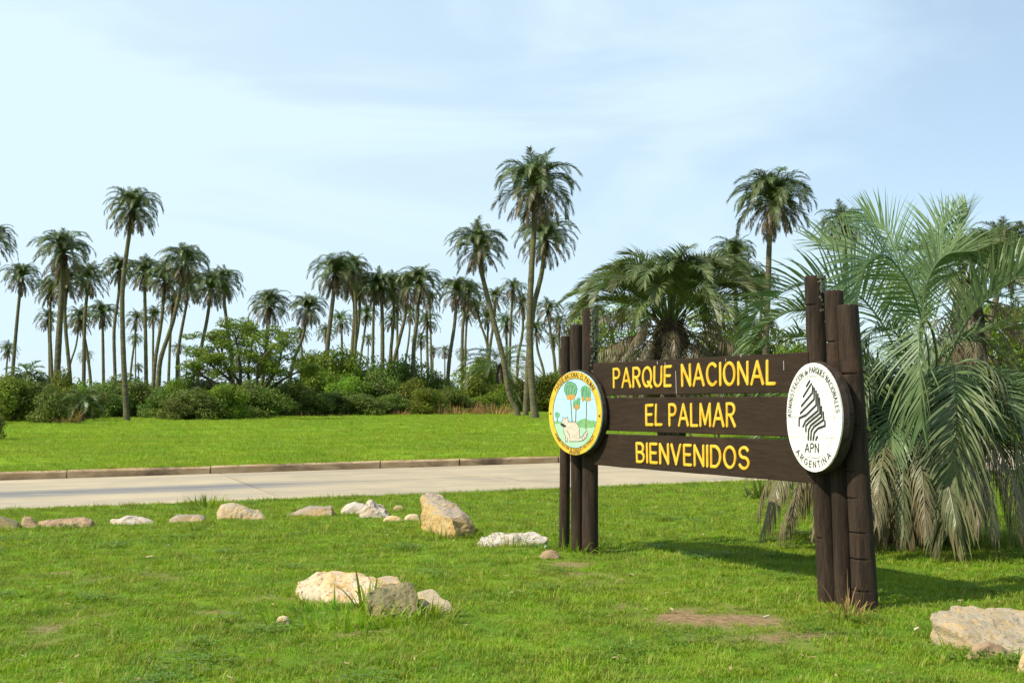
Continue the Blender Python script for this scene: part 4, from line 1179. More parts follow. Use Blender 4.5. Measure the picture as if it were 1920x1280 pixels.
# the leading fronds, each at its own distance
nf([(1712,780,12.5),(1742,690,12.3),(1728,600,12.0),(1700,525,11.7),(1658,478,11.35),(1622,500,11.1),(1608,560,11.0),(1603,620,10.95)], L=.80, w=.028, nl=60, vang=42, droop=.10, t0=.30, dry_tip=.05, tipk=.4)
nf([(1705,780,12.5),(1690,690,12.4),(1650,600,12.3),(1590,540,12.2),(1510,530,12.1),(1435,570,12.0),(1400,620,12.0)], L=.66, nl=64, vang=30, droop=.10, t0=.28, dry_tip=.05)
nf([(1700,790,12.5),(1640,700,12.2),(1575,610,12.0),(1500,580,11.9),(1425,620,11.8),(1385,700,11.7)], L=.62, nl=68, vang=30, droop=.22, t0=.28, dry_tip=.1)
nf([(1700,790,12.4),(1630,720,12.0),(1560,650,11.8),(1475,630,11.7),(1400,670,11.6),(1365,730,11.5)], L=.55, nl=56, vang=22, droop=.3, t0=.3, dry_tip=.15)
nf([(1715,790,12.4),(1755,700,12.0),(1748,620,11.6),(1728,598,11.15),(1722,640,10.85),(1726,720,10.75),(1730,800,10.75)], L=.70, w=.028, nl=54, vang=28, droop=.16, t0=.40, dry_tip=.1)
nf([(1705,780,12.4),(1710,690,12.0),(1680,625,11.7),(1640,618,11.4),(1614,660,11.2)], L=.46, w=.028, nl=40, vang=18, droop=.4, t0=.30, dry_tip=.15)
nf([(1730,780,12.5),(1770,690,12.3),(1815,600,12.1),(1860,555,11.9),(1925,512,11.7),(2000,490,11.5)], L=.68, w=.032, nl=46, vang=62, droop=.05, t0=.34, dry_tip=.15)
nf([(1705,800,12.4),(1680,730,12.0),(1640,690,11.7),(1612,730,11.5),(1612,810,11.4)], L=.46, w=.03, nl=36, vang=10, droop=.5, t0=.3, dry=.12, dry_tip=.3)
nf([(1720,800,12.2),(1765,720,11.8),(1790,684,11.4),(1790,740,11.1),(1786,830,11.0),(1780,930,11.0),(1778,1000,11.0)], L=.78, w=.032, nl=64, vang=14, droop=.30, t0=.32, dry=.06, dry_tip=.75)
nf([(1725,790,12.3),(1790,715,12.0),(1850,690,11.8),(1892,740,11.6),(1906,840,11.5),(1912,950,11.45)], L=.66, w=.028, nl=58, vang=12, droop=.4, t0=.3, dry=.25, dry_tip=.8)
nf([(1700,770,12.7),(1740,640,12.8),(1775,520,12.9),(1800,440,12.9),(1815,400,12.9)], L=.6, nl=50, vang=35, droop=.08, t0=.3)
nf([(1705,770,12.7),(1730,620,12.9),(1745,500,13.0),(1765,430,13.1),(1790,400,13.2)], L=.62, nl=52, vang=35, droop=.08, t0=.3)
nf([(1700,770,12.7),(1702,640,12.9),(1690,520,13.0),(1665,440,13.2),(1620,400,13.4)], L=.62, nl=52, vang=35, droop=.08, t0=.3)
nf([(1700,770,12.8),(1690,640,13.1),(1650,530,13.4),(1590,470,13.7),(1520,450,14.0)], L=.66, nl=52, vang=35, droop=.08, t0=.3)
nf([(1700,780,12.8),(1760,660,13.1),(1830,570,13.4),(1900,560,13.7),(1960,620,14.0)], L=.6, nl=50, vang=30, droop=.2, t0=.3, dry_tip=.2)
nf([(1705,770,12.5),(1722,650,12.2),(1735,540,12.0),(1770,480,11.9),(1830,470,11.8)], L=.60, nl=50, vang=30, droop=.1, t0=.32, dry_tip=.05)
nf([(1705,780,12.6),(1750,690,12.5),(1800,640,12.4),(1860,650,12.3),(1900,700,12.2)], L=.5, nl=46, vang=20, droop=.3, t0=.3, dry=.1, dry_tip=.4)
for k in range(13):      # more fronds towards the road and the sign
    az = R((150, 168, 186, 204, 140, 222, 238, 256, 274, 292, 310, 178, 200)[k] + rr.uniform(-6,6)); e0 = (62, 52, 44, 30, 40, 50, 38, 55, 30, 45, 35, 28, 60)[k] + rr.uniform(-5,5)
    P = [Matrix.Rotation(az, 3, 'Z') @ p + heart + Vector((0,0,-.1)) for p in arch(e0, rr.uniform(85,125), rr.uniform(1.65,2.15) if k < 7 or k > 10 else rr.uniform(1.3,1.6), 18, 1.3)]
    md = MD(); frond(md, P, .60, .022, 58, rr, droop=.2, vang=28, t0=.28, dry_tip=.15, stem_r=.014, segs=4); md.obj('frond', M['palm_near'], near)
for k in range(16):      # the fronds that fill the far side of the crown
    az = R(-20 + 220*(k % 10)/9 + rr.uniform(-8,8)) if k < 10 else R(-60 + 75*(k-10)/5); e0 = rr.uniform(35, 75) if k < 10 else rr.uniform(15, 55)
    P = [Matrix.Rotation(az, 3, 'Z') @ p + heart + Vector((0,0,-.1)) for p in arch(e0, rr.uniform(80,120), rr.uniform(1.7,2.1), 18)]
    md = MD(); frond(md, P, .58, .022, 58, rr, droop=.2, vang=28, t0=.3, dry_tip=.2, stem_r=.014, segs=4); md.obj('frond', M['palm_near'], near)
# dead skirt
nf([(1690,800,12.3),(1620,790,12.0),(1555,830,11.9),(1510,890,11.85),(1480,950,11.8)], L=.52, w=.018, nl=60, dry=.85, dry_tip=.3, vang=-10, droop=.9, t0=.25, spread=50)
nf([(1690,800,12.5),(1610,780,12.4),(1530,820,12.4),(1470,880,12.4),(1440,940,12.4)], L=.50, w=.018, nl=56, dry=.7, dry_tip=.5, vang=-10, droop=.9, t0=.25, spread=50)
nf([(1690,790,12.6),(1600,750,12.7),(1510,790,12.8),(1440,840,12.8),(1400,890,12.8)], L=.42, w=.018, nl=50, dry=.15, dry_tip=.5, vang=0, droop=.8, t0=.25)
for k in range(44):
    az = R(180 + 200*k/31 + rr.uniform(-10,10)) if k < 32 else R(rr.uniform(0, 180)); e0 = rr.uniform(-50, 5)
    P = arch(e0, rr.uniform(35,70), rr.uniform(.95,1.35), 12)
    P = [Matrix.Rotation(az, 3, 'Z') @ p + heart*rr.uniform(.72,.92) for p in P]
    for p in P: p.z = max(p.z, .1)
    md = MD(); frond(md, P, .42, .016, 40, rr, droop=1.0, vang=-20, t0=.25, dry=rr.uniform(.7,1.0), stem_r=.013, segs=4, ragged=.12); md.obj('dead_frond', M['palm_near'], near)
for q in ([(1680,800,12.2),(1600,800,12.0),(1540,850,11.9),(1490,930,11.9),(1462,1000,11.9)],[(1680,800,12.6),(1590,790,12.6),(1500,830,12.6),(1440,900,12.6),(1420,960,12.6)],
          [(1690,810,12.0),(1610,830,11.8),(1570,890,11.7),(1550,950,11.7),(1540,1000,11.7)],[(1680,800,12.9),(1570,800,13.0),(1490,860,13.1),(1450,930,13.1),(1440,980,13.1)],
          [(1700,800,12.2),(1660,830,11.9),(1650,900,11.8),(1645,960,11.8),(1650,1010,11.8)],[(1720,800,12.2),(1820,800,11.9),(1870,860,11.8),(1890,930,11.8),(1900,1000,11.8)],
          [(1710,800,12.0),(1730,850,11.7),(1715,910,11.6),(1700,970,11.6),(1700,1010,11.6)],[(1720,800,12.5),(1840,780,12.5),(1920,840,12.5),(1950,930,12.5),(1955,1000,12.5)]):
    nf(q, L=.46, w=.015, nl=60, dry=rr.uniform(.75,1), dry_tip=.2, vang=-8, droop=.8, t0=.2, spread=55)
for k in range(34):
    tx = 1425 + 505*(k+.5)/34 + rr.uniform(-12,12); TY = 12.1 + (1.2*(k % 3 - 1)) + rr.uniform(-.2,.2)
    e = at(tx, 1000, TY) - nb; e.z = rr.uniform(.22,.45); s_ = heart*rr.uniform(.62,.98)
    out_ = Vector((e.x - s_.x, e.y - s_.y, 0)); m1 = s_ + out_*.45 + Vector((0,0,rr.uniform(.05,.35))); m2 = s_ + out_*.85 + Vector((0,0,-.30*s_.z))
    md = MD(); frond(md, resample([s_, m1, m2, e], 16), .42, .015, 58, rr, droop=.95, vang=-12, t0=.2, dry=rr.uniform(.25,.9), dry_tip=.3, stem_r=.012, segs=4, spread=54, ragged=.08)
    md.obj('dead_frond', M['palm_near'], near)
# broken stalk ends, orange and bare
md = MD()
for (x0,y0,x1,y1) in ((1637,836,1700,795),(1659,841,1702,822)):
    a, b_ = at(x0,y0,11.75) - nb, at(x1,y1,12.0) - nb; s = Vector((0,0,.022)); q = Vector((0,.02,0))
    md.add([tuple(a-s-q),tuple(a+s-q),tuple(a+s+q),tuple(a-s+q),tuple(b_-s-q),tuple(b_+s-q),tuple(b_+s+q),tuple(b_-s+q)], [(0,1,2,3),(4,7,6,5),(0,4,5,1),(1,5,6,2),(2,6,7,3),(3,7,4,0)])
md.obj('broken_stalk', mat_noise('stalk', (.42,.24,.10), (.5,.32,.15), 12, .8, .3), near)

# ================================================================== BUSHES AND TREES
def leaf_cards(rng_, n, lobes, size, md, m=0, dryf=None, flat=.55):
    """n leaf quads scattered in the shells of ellipsoid lobes: (cx,cy,cz, rx,ry,rz)"""
    L = np.array(lobes); vol = (L[:,3]*L[:,4]*L[:,5])**(2/3); idx = rng_.choice(len(L), n, p=vol/vol.sum())
    d = rng_.normal(size=(n,3)); d /= np.linalg.norm(d, axis=1)[:,None]
    r = rng_.uniform(.35, 1.0, n)**.45 * rng_.uniform(.86, 1.16, n)
    c = L[idx,:3] + d*L[idx,3:6]*r[:,None]
    nn = d*.6 + rng_.normal(size=(n,3))*.7; nn[:,2] += flat; nn /= np.linalg.norm(nn, axis=1)[:,None]
    a = rng_.normal(size=(n,3)); a -= nn*(a*nn).sum(1)[:,None]; a /= np.linalg.norm(a, axis=1)[:,None]
    b = np.cross(nn, a); s = size*rng_.uniform(.6,1.4,n)[:,None]
    V = np.stack([c - a*s, c - b*s*.45 + nn*s*.1, c + a*s, c + b*s*.45 + nn*s*.1], 1).reshape(-1,3)
    F = [(4*i,4*i+1,4*i+2,4*i+3) for i in range(n)]
    dr = rng_.uniform(0,1,n); dr = np.where(dr > .93, .6, dr*.25) if dryf is None else np.full(n, dryf)*rng_.uniform(.6,1,n)
    md.add(V, F, np.repeat(dr, 4), m)
def bush_proto(seed, W, H, nlobe, n, size, mat):
    g = np.random.default_rng(seed); lobes = []
    for i in range(nlobe):
        a = g.uniform(0, 6.28); r = g.uniform(0, .36)*W; z = g.uniform(.30, .80)*H*(1-.35*r/W*2); s = g.uniform(.13,.24)
        lobes.append((r*math.cos(a), r*math.sin(a)*.8, z, s*W, s*W*.9, g.uniform(.14,.24)*H))
    for i in range(5):
        a = g.uniform(0, 6.28); r = g.uniform(.1,.4)*W; lobes.append((r*math.cos(a), r*math.sin(a), H*.15, W*.18, W*.18, H*.16))
    md = MD(); leaf_cards(g, n, lobes, size, md)
    st = MD()
    for i in range(10):
        a = g.uniform(0, 6.28); lb = lobes[g.integers(nlobe)]; p0 = Vector((math.cos(a)*.15, math.sin(a)*.15, -.1)); p1 = Vector(lb[:3]); mid = p0.lerp(p1, .5) + Vector((math.cos(a)*.2, math.sin(a)*.2, 0))
        P = resample([p0, mid, p1], 5); V, F = [], []
        for k, p in enumerate(P):
            r = .05*(1 - .15*k)
            for q in range(4): V.append((p.x + r*math.cos(q*1.571), p.y + r*math.sin(q*1.571), p.z))
        for k in range(4):
            for q in range(4): F.append((4*k+q, 4*k+(q+1)%4, 4*k+4+(q+1)%4, 4*k+4+q))
        st.add(V, F)
    return md.mesh('foliage', M[mat]), st.mesh('stems', M['bark'])
BP = {'d': [bush_proto(60+i, 4.2, 3.0, 14, 8000, .085, 'bush_dark') for i in range(4)],
      'g': [bush_proto(70+i, 4.4, 3.2, 14, 8000, .085, 'bush') for i in range(4)]}
def bush(cx, ytop, w, Z, kind, label, i, base=None):
    w *= 1.12; ytop -= 3
    wm = w*Z/FPX; c = at(cx, 700, Z); gz = ground_z(c.x, Z); top = at(cx, ytop, Z).z - gz
    o = empty('shrub', (c.x, Z, gz), label, 'shrub', 'shrubs along the far edge of the lawn')
    fm, sm = BP[kind][i % 4]; sx_, sz_ = wm/4.2*1.06, top/(2.75)
    for nme, me in (('foliage', fm), ('stems', sm)):
        f = bpy.data.objects.new(nme, me); f.parent = o; f.scale = (sx_, sx_*.9, sz_); f.rotation_euler = (0, 0, i*1.7); COL.objects.link(f)
    return o
edge = lambda px: 58 + px*.0445 if px < 960 else 100
desc = {'d': 'dark green', 'g': 'bright green'}
# front row, left to right: centre px, top px row, width px, extra depth, kind, what marks it
front = [(-60,722,120,0,'g','at the left picture edge'),(22,706,96,2,'g','first on the left, under the far left leaning palm'),(74,716,90,0,'d','in front of the broad crowned palm, with brown stalks'),
 (118,700,84,4,'g','rounded, below the broad crowned palm trunk'),(160,728,84,3,'d','around the greyish young palm'),(205,712,88,6,'d','left against the very tall lawn palm trunk'),
 (262,712,84,5,'d','right against the very tall lawn palm trunk'),(300,728,70,0,'d','behind the dry orange grass tuft'),(330,712,70,5,'g','light tuft left of the feathery tree'),
 (372,722,90,-8,'d','under the left limbs of the feathery tree'),(425,722,94,-9,'g','at the foot of the feathery tree'),(480,716,100,-8,'d','brownish, under the right limbs of the feathery tree'),
 (545,712,100,0,'d','right of the feathery tree, with straw stalks'),(600,694,100,3,'g','tall yellow green one below the big grove palm'),(655,706,96,0,'g','in front of the middle grove trunks'),
 (712,700,100,-1,'d','low in the middle of the shrub belt'),(765,712,80,-3,'g','with a lighter lobe below the golden green palm'),(800,728,66,-8,'g','small bright one at the lawn edge'),
 (845,724,70,0,'d','left of the three dark trunks, partly brown'),(893,712,74,2,'g','with pinkish dry grass at its foot'),(940,708,80,3,'g','in front of the low trunkless palm'),(1030,700,86,6,'g','between the twin trunks and the sign'),
 (1085,716,90,3,'d','seen behind the left sign posts')]
for i, (cx, yt, w, dz, k, ds) in enumerate(front): bush(cx, yt, w*1.15, edge(cx) + 5 + dz, k, desc[k] + ' shrub ' + ds, i)
back = [(50,694,130,16,'d','top behind the far left shrubs'),(230,704,150,18,'d','top seen between the trunks at the left'),(390,704,120,16,'d','top behind the feathery tree limbs'),
 (590,656,80,15,'g','tall one right beside the feathery tree crown'),(640,654,90,16,'g','tall one with sky gaps under the big grove palm'),(700,670,90,14,'d','tall one in front of the middle grove'),(755,664,90,14,'d','tallest in front of the middle grove'),
 (815,690,80,14,'d','behind the small bright one'),(905,672,90,18,'g','pale loose one left of the curved trunk'),(960,700,120,22,'d','top behind the twin trunks'),(1045,690,80,24,'g','top just left of the sign')]
for i, (cx, yt, w, dz, k, ds) in enumerate(back): bush(cx, yt, w*1.2, edge(cx) + dz, k, desc[k] + ' shrub, back row, ' + ds, i+2)
mid = [(95,724,80,-4,'d','low, at the left end below the leaning palm'),(232,726,84,7,'d','low, directly behind the very tall lawn palm foot'),(335,742,74,-6,'d','low, right beside the dry orange tuft'),(515,738,90,-3,'d','low, under the tip of the right limbs'),
 (575,730,90,-2,'d','low, left of the tall yellow green one'),(630,732,90,-2,'d','low, in front of the tall yellow green one'),(680,736,90,-5,'d','low, with dry tuft in front'),(740,738,80,-5,'d','low, left of the small bright one'),
 (868,744,80,0,'d','low, half brown, before the three dark trunks'),(915,738,80,0,'g','low, below the low trunkless palm'),(1000,736,60,8,'d','low, between the twin trunks'),(1060,740,80,2,'g','low, just behind the sign posts')]
for i, (cx, yt, w, dz, k, ds) in enumerate(mid): bush(cx, yt, w*1.2, edge(cx) + 4 + dz, k, desc[k] + ' shrub, ' + ds, i+3)
side = [(1150,640,150,60,'g','behind the left end of the sign'),(1240,660,120,74,'d','low behind the bushy palm trunk'),(1330,640,130,66,'g','right behind the bushy palm'),(1420,600,150,70,'d','below the tall full crowned palm'),
 (1500,640,140,60,'g','behind the blue green fronds left of the right posts'),(1600,650,170,62,'d','hidden behind the right posts'),(1760,640,200,52,'d','behind the blue green palm'),(1880,640,110,46,'g','sunlit one at the right picture edge'),(1960,650,120,50,'d','beyond the right picture edge')]
for i, (cx, yt, w, Z, k, ds) in enumerate(side): bush(cx, yt, w, Z, k, desc[k] + ' shrub ' + ds, i+1)
c = at(-22, 780, 40); o = bush(-22, 770, 66, 38, 'd', 'small very dark shrub on the lawn at the left picture edge', 2)
o['group'] = 'shrubs standing on the lawn'; del o['group']

def tube(md, P, r0, r1, n=6):
    V, F = [], []; m = len(P)
    for i, p in enumerate(P):
        t_ = (P[min(m-1,i+1)] - P[max(0,i-1)]).normalized(); a = t_.cross(Vector((0,1,.2))).normalized(); b_ = t_.cross(a); r = r0 + (r1-r0)*i/(m-1)
        for k in range(n): V.append(tuple(p + a*r*math.cos(2*math.pi*k/n) + b_*r*math.sin(2*math.pi*k/n)))
    for i in range(m-1):
        for k in range(n): F.append((i*n+k, i*n+(k+1)%n, (i+1)*n+(k+1)%n, (i+1)*n+k))
    md.add(V, F)
def leafy_tree(base_px, Z, limbs, label, mat, seed, lsize=.11, per=520, lobe=(1.15,.55), name='spreading_tree', cat='tree'):
    """limbs: lists of px points (with a depth offset) from the foot to the crown; every limb forks into twigs that carry leaf clumps"""
    rr = random.Random(seed); g = np.random.default_rng(seed)
    b = at(*base_px, Z); b.z = ground_z(b.x, Z); o = empty(name, b, label, cat)
    fol = MD()
    for L in limbs:
        md = MD()
        pts = [at(px, py, Z + dz) - b for px, py, dz in L]; P = resample(pts, 14); tube(md, P, .17, .05)
        ends = []
        for k in range(9):
            u = rr.uniform(.45, 1.0); p = P[int(u*13)]; d = (P[13]-P[9]).normalized()
            q = Vector((rr.gauss(0,1), rr.gauss(0,1), rr.gauss(.25,.5))).normalized()
            e = p + (d*.5 + q).normalized()*rr.uniform(.7, 1.7)*lobe[0]
            mid = p.lerp(e, .5) + Vector((rr.uniform(-.15,.15), rr.uniform(-.15,.15), .12)); tube(md, resample([p, mid, e], 5), .04, .012, 4); ends.append(e)
            for q_ in range(2):
                e2 = e + Vector((rr.gauss(0,.45), rr.gauss(0,.45), rr.gauss(.1,.3))); tube(md, resample([mid, e.lerp(e2,.3), e2], 4), .02, .008, 3); ends.append(e2)
        md.obj('limb', M['bark'], o, smooth=True)
        for e in ends:
            leaf_cards(g, int(per/9), [(e.x, e.y, e.z, lobe[0]*.48, lobe[0]*.48, lobe[1]*.48)], lsize, fol, flat=.8)
    fol.obj('foliage', M[mat], o)
    return o
leafy_tree((452,772), 84, [[(452,772,0),(448,745,0),(430,712,-.5),(402,690,-.8),(378,668,-1)],[(450,772,0),(440,730,.5),(425,690,1),(405,650,1.2),(392,630,1)],[(455,772,0),(452,735,0),(450,690,-1),(445,650,-1.4),(440,625,-1)],
     [(458,772,0),(462,740,.6),(478,715,1),(492,690,1.5),(498,650,1.6),(505,628,1)],[(460,775,0),(475,748,-.6),(500,722,-1),(520,690,-1.3),(528,660,-1),(535,638,-.5)],[(455,772,0),(470,735,1),(465,700,1.6),(470,660,2),(478,625,2)],
     [(462,775,0),(490,745,.5),(525,715,.8),(552,700,1),(572,690,1)],[(447,772,0),(425,735,-.8),(398,715,-1.2),(372,700,-1.4),(355,690,-1.4)],[(455,772,0),(450,720,1.5),(420,680,2.5),(415,640,2.5)],[(458,772,0),(480,730,-1.5),(485,680,-2.5),(515,650,-2)]],
     'spreading yellow green feathery tree with many bare forking limbs, among the bushes', 'tree_leaf', 5, lsize=.095, per=900)
leafy_tree((1160,760), 62, [[(1160,760,0),(1158,700,0),(1150,640,0),(1140,600,0)],[(1160,760,0),(1165,700,1),(1175,650,1),(1190,610,1)],[(1160,760,0),(1150,700,-1),(1130,660,-1),(1120,640,-1)]], 'bright leafy tree behind the left end of the top board', 'bush', 6, per=420, lsize=.09)
leafy_tree((1345,760), 66, [[(1345,760,0),(1340,700,0),(1330,650,0),(1320,610,0)],[(1345,760,0),(1350,690,1),(1365,640,1),(1380,600,1)],[(1345,760,0),(1345,700,-1),(1350,650,-1),(1345,600,-1)]], 'bright leafy tree right of the bushy palm, behind the sign', 'bush', 8, per=420, lsize=.09)
leafy_tree((1890,760), 44, [[(1890,760,0),(1880,700,0),(1860,670,0),(1845,655,0)],[(1890,760,0),(1900,710,1),(1910,680,1),(1920,665,1)]], 'low sunlit leafy tree under the brown skirted palms at the right', 'tree_leaf', 9, per=420)

g_ = np.random.default_rng(99); lobes = []
for i in range(150):
    Z = g_.uniform(118, 150); px = g_.uniform(-260, 2180); c = at(px, 700, Z); hgt = g_.uniform(2.2, 3.9)*Z/118
    lobes.append((c.x, Z, 1.15 + hgt*.45, g_.uniform(3,6), 3, hgt*.5))
md = MD(); leaf_cards(g_, 60000, lobes, .26, md); tag(md.obj('distant_thicket', M['bush_dark']), kind='stuff')

# leafy weed clumps beside rocks and under the palm
def weed(px, py, h, n, label, mat, seed, Wd=.3, blade=False, group=None, name='weed_clump', cat='weeds', lw=.012, Z=None):
    rr = random.Random(seed); c = gnd(px, py) if Z is None else at(px, py, Z); gz = ground_z(c.x, c.y); md = MD()
    for i in range(n):
        a = rr.uniform(0, 6.28); r = Wd*math.sqrt(rr.random())*.5; p = Vector((r*math.cos(a), r*math.sin(a), -.01)); hh = h*rr.uniform(.45,1.1)
        ln = rr.uniform(.1,1.3); dr = Vector((math.cos(a)*ln, math.sin(a)*ln, 1)).normalized(); w = lw*rr.uniform(.7,1.3); s = Vector((-math.sin(a+rr.uniform(-1,1)), math.cos(a), 0)).normalized()
        V = []; q = p.copy()
        for k in range(5):
            ww = w*(1 - (k/4)**1.5)/2 + .0006; V += [tuple(q - s*ww), tuple(q + s*ww)]; dr = (dr + Vector((0,0,-.22*ln*k))).normalized(); q = q + dr*hh/4
        md.add(V, [(2*k,2*k+1,2*k+3,2*k+2) for k in range(4)], [rr.uniform(0,.35)]*10)
    o = md.obj(name, M[mat], loc=(c.x, c.y, gz)); return tag(o, label, cat, group)
weed(640,1160,.20,190,'tuft of long dark grass in front of the orange slab','blade',1,1.1,lw=.016)
weed(690,1140,.36,16,'few tall broad blades between the orange slab and mossy block','blade',2,.2,lw=.03)
weed(770,1162,.20,110,'grass tuft along the foot of the mossy block','blade',3,.75,lw=.013)
weed(800,1150,.16,60,'short grass tuft under the pointed grey stone','blade',31,.4,lw=.012)
weed(1160-90,1032,.30,90,'rough grass round the left sign posts','blade',4,.75,lw=.012)
weed(1590,1155,.34,34,'thin dry stalks between the right sign posts','dry_grass',5,.3,lw=.008)
weed(1560,1162,.14,90,'low green tuft at the foot of the right posts','blade',6,.7)
weed(955,1022,.22,90,'dark grass tuft growing in the hollow of the flat pale slab','blade',7,.45,lw=.014)
weed(835,1006,.22,90,'grass leaning on the front foot of the big ochre block','blade',8,.8,lw=.012)
weed(389,950,.25,80,'leafy light green weed left of the broad grey stone','blade',9,.7,lw=.022)
weed(870,1000,.20,60,'grass in front of the dark end of the big block','blade',10,.4,lw=.012)
weed(1790,1190,.18,60,'grass growing out of the hollow under the corner slab','blade',11,.35,lw=.012)
weed(1880,1225,.16,110,'grass along the lower edge of the corner slab','blade',12,.9,lw=.011)
weed(1760,1020,.2,120,'broad leaved weeds in the shade of the blue green palm','blade',13,1.2,lw=.03)
weed(1430,935,.35,60,'dark leafy weed below the right end of the lowest board','bush_dark',14,.5,lw=.07,name='weed_clump')
weed(362,782,.95,130,'orange dry grass tuft at the lawn edge by the feathery tree','dry_grass',15,1.6,Z=76,lw=.05,name='grass_tuft',cat='grass tuft')
weed(124,790,1.0,120,'orange brown dry grass tuft at the lawn edge below the left cluster','dry_grass',16,1.4,Z=62,lw=.05,name='grass_tuft',cat='grass tuft')
weed(845,776,1.3,220,'wide pinkish tan dry grass left of the curved palm foot','dry_grass',17,6.0,Z=92,lw=.06,name='grass_tuft',cat='grass tuft')
weed(925,772,1.3,200,'tan dry grass right against the curved palm foot','dry_grass',18,3.5,Z=92,lw=.06,name='grass_tuft',cat='grass tuft')
weed(750,776,.8,100,'small pale dry tuft in front of the middle shrubs','dry_grass',19,1.6,Z=88,lw=.05,name='grass_tuft',cat='grass tuft')
weed(445,780,.6,70,'small dry tuft in front of the feathery tree foot','dry_grass',20,1.2,Z=78,lw=.05,name='grass_tuft',cat='grass tuft')
weed(690,780,.5,160,'low greenish rough grass along the lawn edge in the middle','blade',21,6,Z=88,lw=.05,name='grass_tuft',cat='grass tuft')
weed(600,784,.5,160,'low straw coloured rough grass at the lawn edge below the tall shrub','dry_grass',22,5,Z=84,lw=.04,name='grass_tuft',cat='grass tuft')

g_ = np.random.default_rng(5)
md = MD()
for i in range(520):
    y = 5.2 + 12*g_.random()**1.4; x = g_.uniform(-.5, .5)*y; s = g_.uniform(.012,.034); a = g_.uniform(0,6.28); q = s*g_.uniform(.12,.5); z = hz(x,y) + g_.uniform(.018,.045)
    u_ = np.array((math.cos(a), math.sin(a), g_.uniform(-.3,.3))); v_ = np.array((-math.sin(a), math.cos(a), g_.uniform(-.3,.3))); c_ = np.array((x,y,z))
    md.add([c_-u_*s, c_-v_*q, c_+u_*s, c_+v_*q], [(0,1,2,3)], g_.uniform(.6,1))
tag(md.obj('leaf_litter', mat_noise('fallen_leaves', (.20,.12,.05), (.42,.32,.17), 3, .8, 0, coord='World')), kind='stuff')
md = MD()
for i in range(70):
    y0 = 5.5 + 12*g_.random(); x0 = g_.uniform(-.48,.48)*y0; rp = g_.uniform(.10,.32)
    for j in range(int(70*rp/.2)):
        x = x0 + g_.normal()*rp*.5; y = y0 + g_.normal()*rp*.5; z = hz(x,y) + g_.uniform(.03,.055); s = g_.uniform(.008,.015); a0 = g_.uniform(0,6.28)
        for k in range(3):
            a = a0 + k*2.094; c_ = np.array((x + math.cos(a)*s, y + math.sin(a)*s, z)); u_ = np.array((math.cos(a), math.sin(a), .15))*s*.9; v_ = np.array((-math.sin(a), math.cos(a), .1))*s*.75
            md.add([c_-u_, c_-v_, c_+u_, c_+v_], [(0,1,2,3)], .05)
tag(md.obj('clover', mat_leaf('clover_leaf', (0.085,0.20,0.014), (0.13,0.26,0.018), (.2,.2,.05), .3, .5, .3, 3, .1, 'World')), kind='stuff')

# ================================================================== GRASS
PC = bpy.data.collections.new('grass_clumps'); PCF = bpy.data.collections.new('field_grass_clumps')      # prototypes, instanced by geometry nodes
def clump(name, seed, n, rad, hmin, hmax, w, lean):
    rr = random.Random(seed); md = MD()
    for i in range(n):
        a = rr.uniform(0, 6.28); r = rad*math.sqrt(rr.random()); p = Vector((r*math.cos(a), r*math.sin(a), -.004)); h = rr.uniform(hmin, hmax)
        az = rr.uniform(0, 6.28); ln = rr.uniform(.15, lean); d = Vector((math.cos(az)*ln, math.sin(az)*ln, 1)).normalized()
        s = Vector((-math.sin(az), math.cos(az), 0))*w*rr.uniform(.7,1.3)/2; m1 = p + d*h*.55; d2 = (d + Vector((math.cos(az)*.5*ln, math.sin(az)*.5*ln, -.25))).normalized(); e = m1 + d2*h*.5
        dr = rr.random(); dr = .95 if dr > .88 else dr*.32
        md.add([tuple(p-s), tuple(p+s), tuple(m1+s*.8), tuple(m1-s*.8), tuple(e)], [(0,1,2,3),(3,2,4)], [dr*.6,dr*.6,dr,dr,min(1,dr*1.3)])
    o = bpy.data.objects.new(name, md.mesh(name, M['blade'])); PC.objects.link(o)
    o = bpy.data.objects.new('field_'+name, md.mesh(name, M['blade_far'])); PCF.objects.link(o)
for i in range(5): clump('grass_clump', i, 64, .085, .012, .040, .0042, 1.5)
clump('grass_clump', 9, 46, .08, .02, .072, .0045, 1.1)
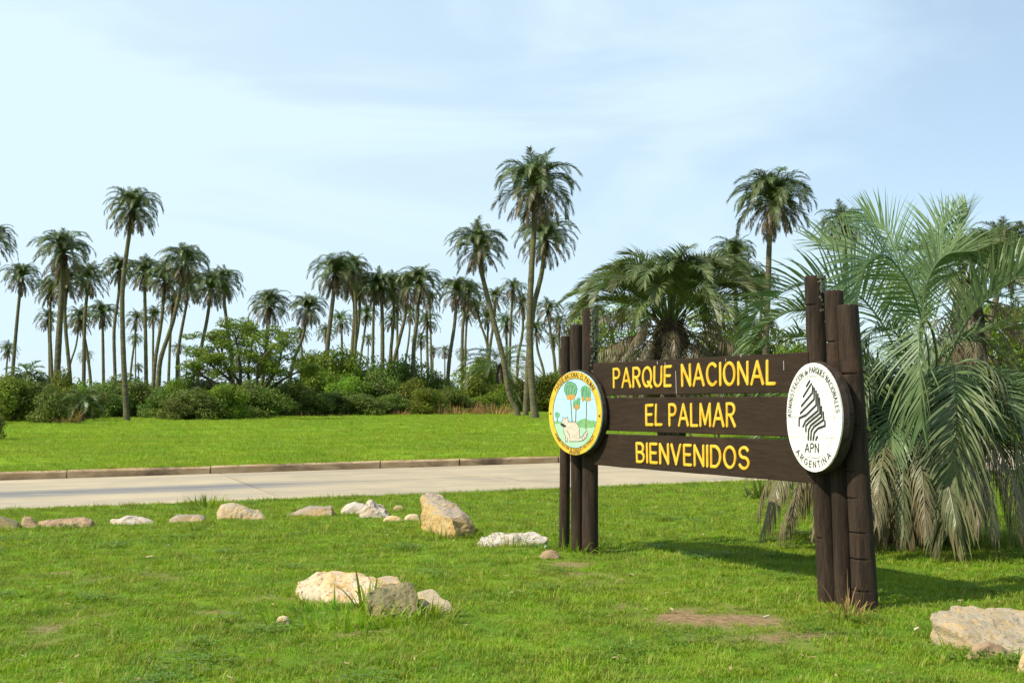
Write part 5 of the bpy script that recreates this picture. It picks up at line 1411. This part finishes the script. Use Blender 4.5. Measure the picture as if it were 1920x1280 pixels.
def gn_grass(name, P, S, PC=PC):
    me = bpy.data.meshes.new(name); me.vertices.add(len(P)); me.vertices.foreach_set('co', np.asarray(P, np.float32).ravel())
    a = me.attributes.new('sc', 'FLOAT', 'POINT'); a.data.foreach_set('value', np.asarray(S, np.float32)); me.update()
    me.materials.append(M['blade'])
    o = bpy.data.objects.new(name, me); link(o); tag(o, kind='stuff')
    ng = bpy.data.node_groups.new(name, 'GeometryNodeTree')
    ng.interface.new_socket('Geometry', in_out='INPUT', socket_type='NodeSocketGeometry'); ng.interface.new_socket('Geometry', in_out='OUTPUT', socket_type='NodeSocketGeometry')
    i_ = N('NodeGroupInput', ng); o_ = N('NodeGroupOutput', ng)
    mp_ = N('GeometryNodeMeshToPoints', ng); ci = N('GeometryNodeCollectionInfo', ng); ci.inputs['Collection'].default_value = PC
    ci.inputs['Separate Children'].default_value = True; ci.inputs['Reset Children'].default_value = True
    ip = N('GeometryNodeInstanceOnPoints', ng); ip.inputs['Pick Instance'].default_value = True
    rv = N('FunctionNodeRandomValue', ng); rv.data_type = 'FLOAT_VECTOR'; rv.inputs['Min'].default_value = (-.12,-.12,0); rv.inputs['Max'].default_value = (.12,.12,6.283)
    na = N('GeometryNodeInputNamedAttribute', ng); na.data_type = 'FLOAT'; na.inputs['Name'].default_value = 'sc'
    l = ng.links
    l.new(i_.outputs[0], mp_.inputs['Mesh']); l.new(mp_.outputs[0], ip.inputs['Points']); l.new(ci.outputs[0], ip.inputs['Instance'])
    l.new(rv.outputs[0], ip.inputs['Rotation']); l.new(na.outputs['Attribute'], ip.inputs['Scale']); l.new(ip.outputs[0], o_.inputs[0])
    md_ = o.modifiers.new('grass', 'NODES'); md_.node_group = ng
    return o
g = np.random.default_rng(1)
def scatter(y0, y1, dens0, dens1, s0, s1, inside, zf, use_bare=False):
    P, S = [], []
    y = y0; dy = .25 if y1 < 30 else 1.0
    while y < y1:
        u = (y-y0)/(y1-y0); dens = dens0*(1-u)+dens1*u; hwid = y*.475 + 2.0
        n = g.poisson(dens*dy*2*hwid)
        X = g.uniform(-hwid, hwid, n); Yv = g.uniform(y, y+dy, n); sc = (s0*(1-u)+s1*u)*g.uniform(.7,1.35,n)
        for x, yy, s in zip(X, Yv, sc):
            if not inside(x, yy): continue
            if use_bare:
                b_ = bare(x, yy)
                if b_ > .3 and g.random() < (b_-.15)*1.2: continue
                s *= (1-.45*b_)
                s *= 1 + .35*noise.noise(Vector((x*1.2, yy*1.2, 3)))
            P.append((x, yy, zf(x, yy))); S.append(s)
        y += dy
    return P, S
inl = lambda x, y: y < NEAR_Y(x) - .10
P1, S1 = scatter(4.6, 13, 185, 120, .95, 1.15, inl, lambda x, y: hz(x,y)+und(x,y), True)
P2, S2 = scatter(13, 26, 105, 60, 1.2, 1.6, inl, lambda x, y: hz(x,y)+und(x,y), False)
# overhanging fringe at the road edge
for i in range(900):
    x = g.uniform(-11, 9); P2.append((x, NEAR_Y(x) - g.uniform(.0,.12), hz(x, NEAR_Y(x)))); S2.append(g.uniform(1.2,2.0))
print('grass pts', len(P1), len(P2))
gn_grass('grass', P1+P2, S1+S2)
inf = lambda x, y: y > KERB_Y(x) + .24
P3, S3 = scatter(15, 46, 42, 18, 1.5, 2.3, inf, lambda x, y: zfar(x,y)+.0)
P4, S4 = scatter(46, 100, 9, 3.5, 2.4, 3.4, inf, lambda x, y: zfar(x,y)+.0)
for i in range(700):
    x = g.uniform(-16, 9); P3.append((x, KERB_Y(x) + .2, zfar(x, KERB_Y(x)))); S3.append(g.uniform(1.2,2.1))
print('field pts', len(P3), len(P4))
gn_grass('field_grass', P3+P4, S3+S4, PCF)
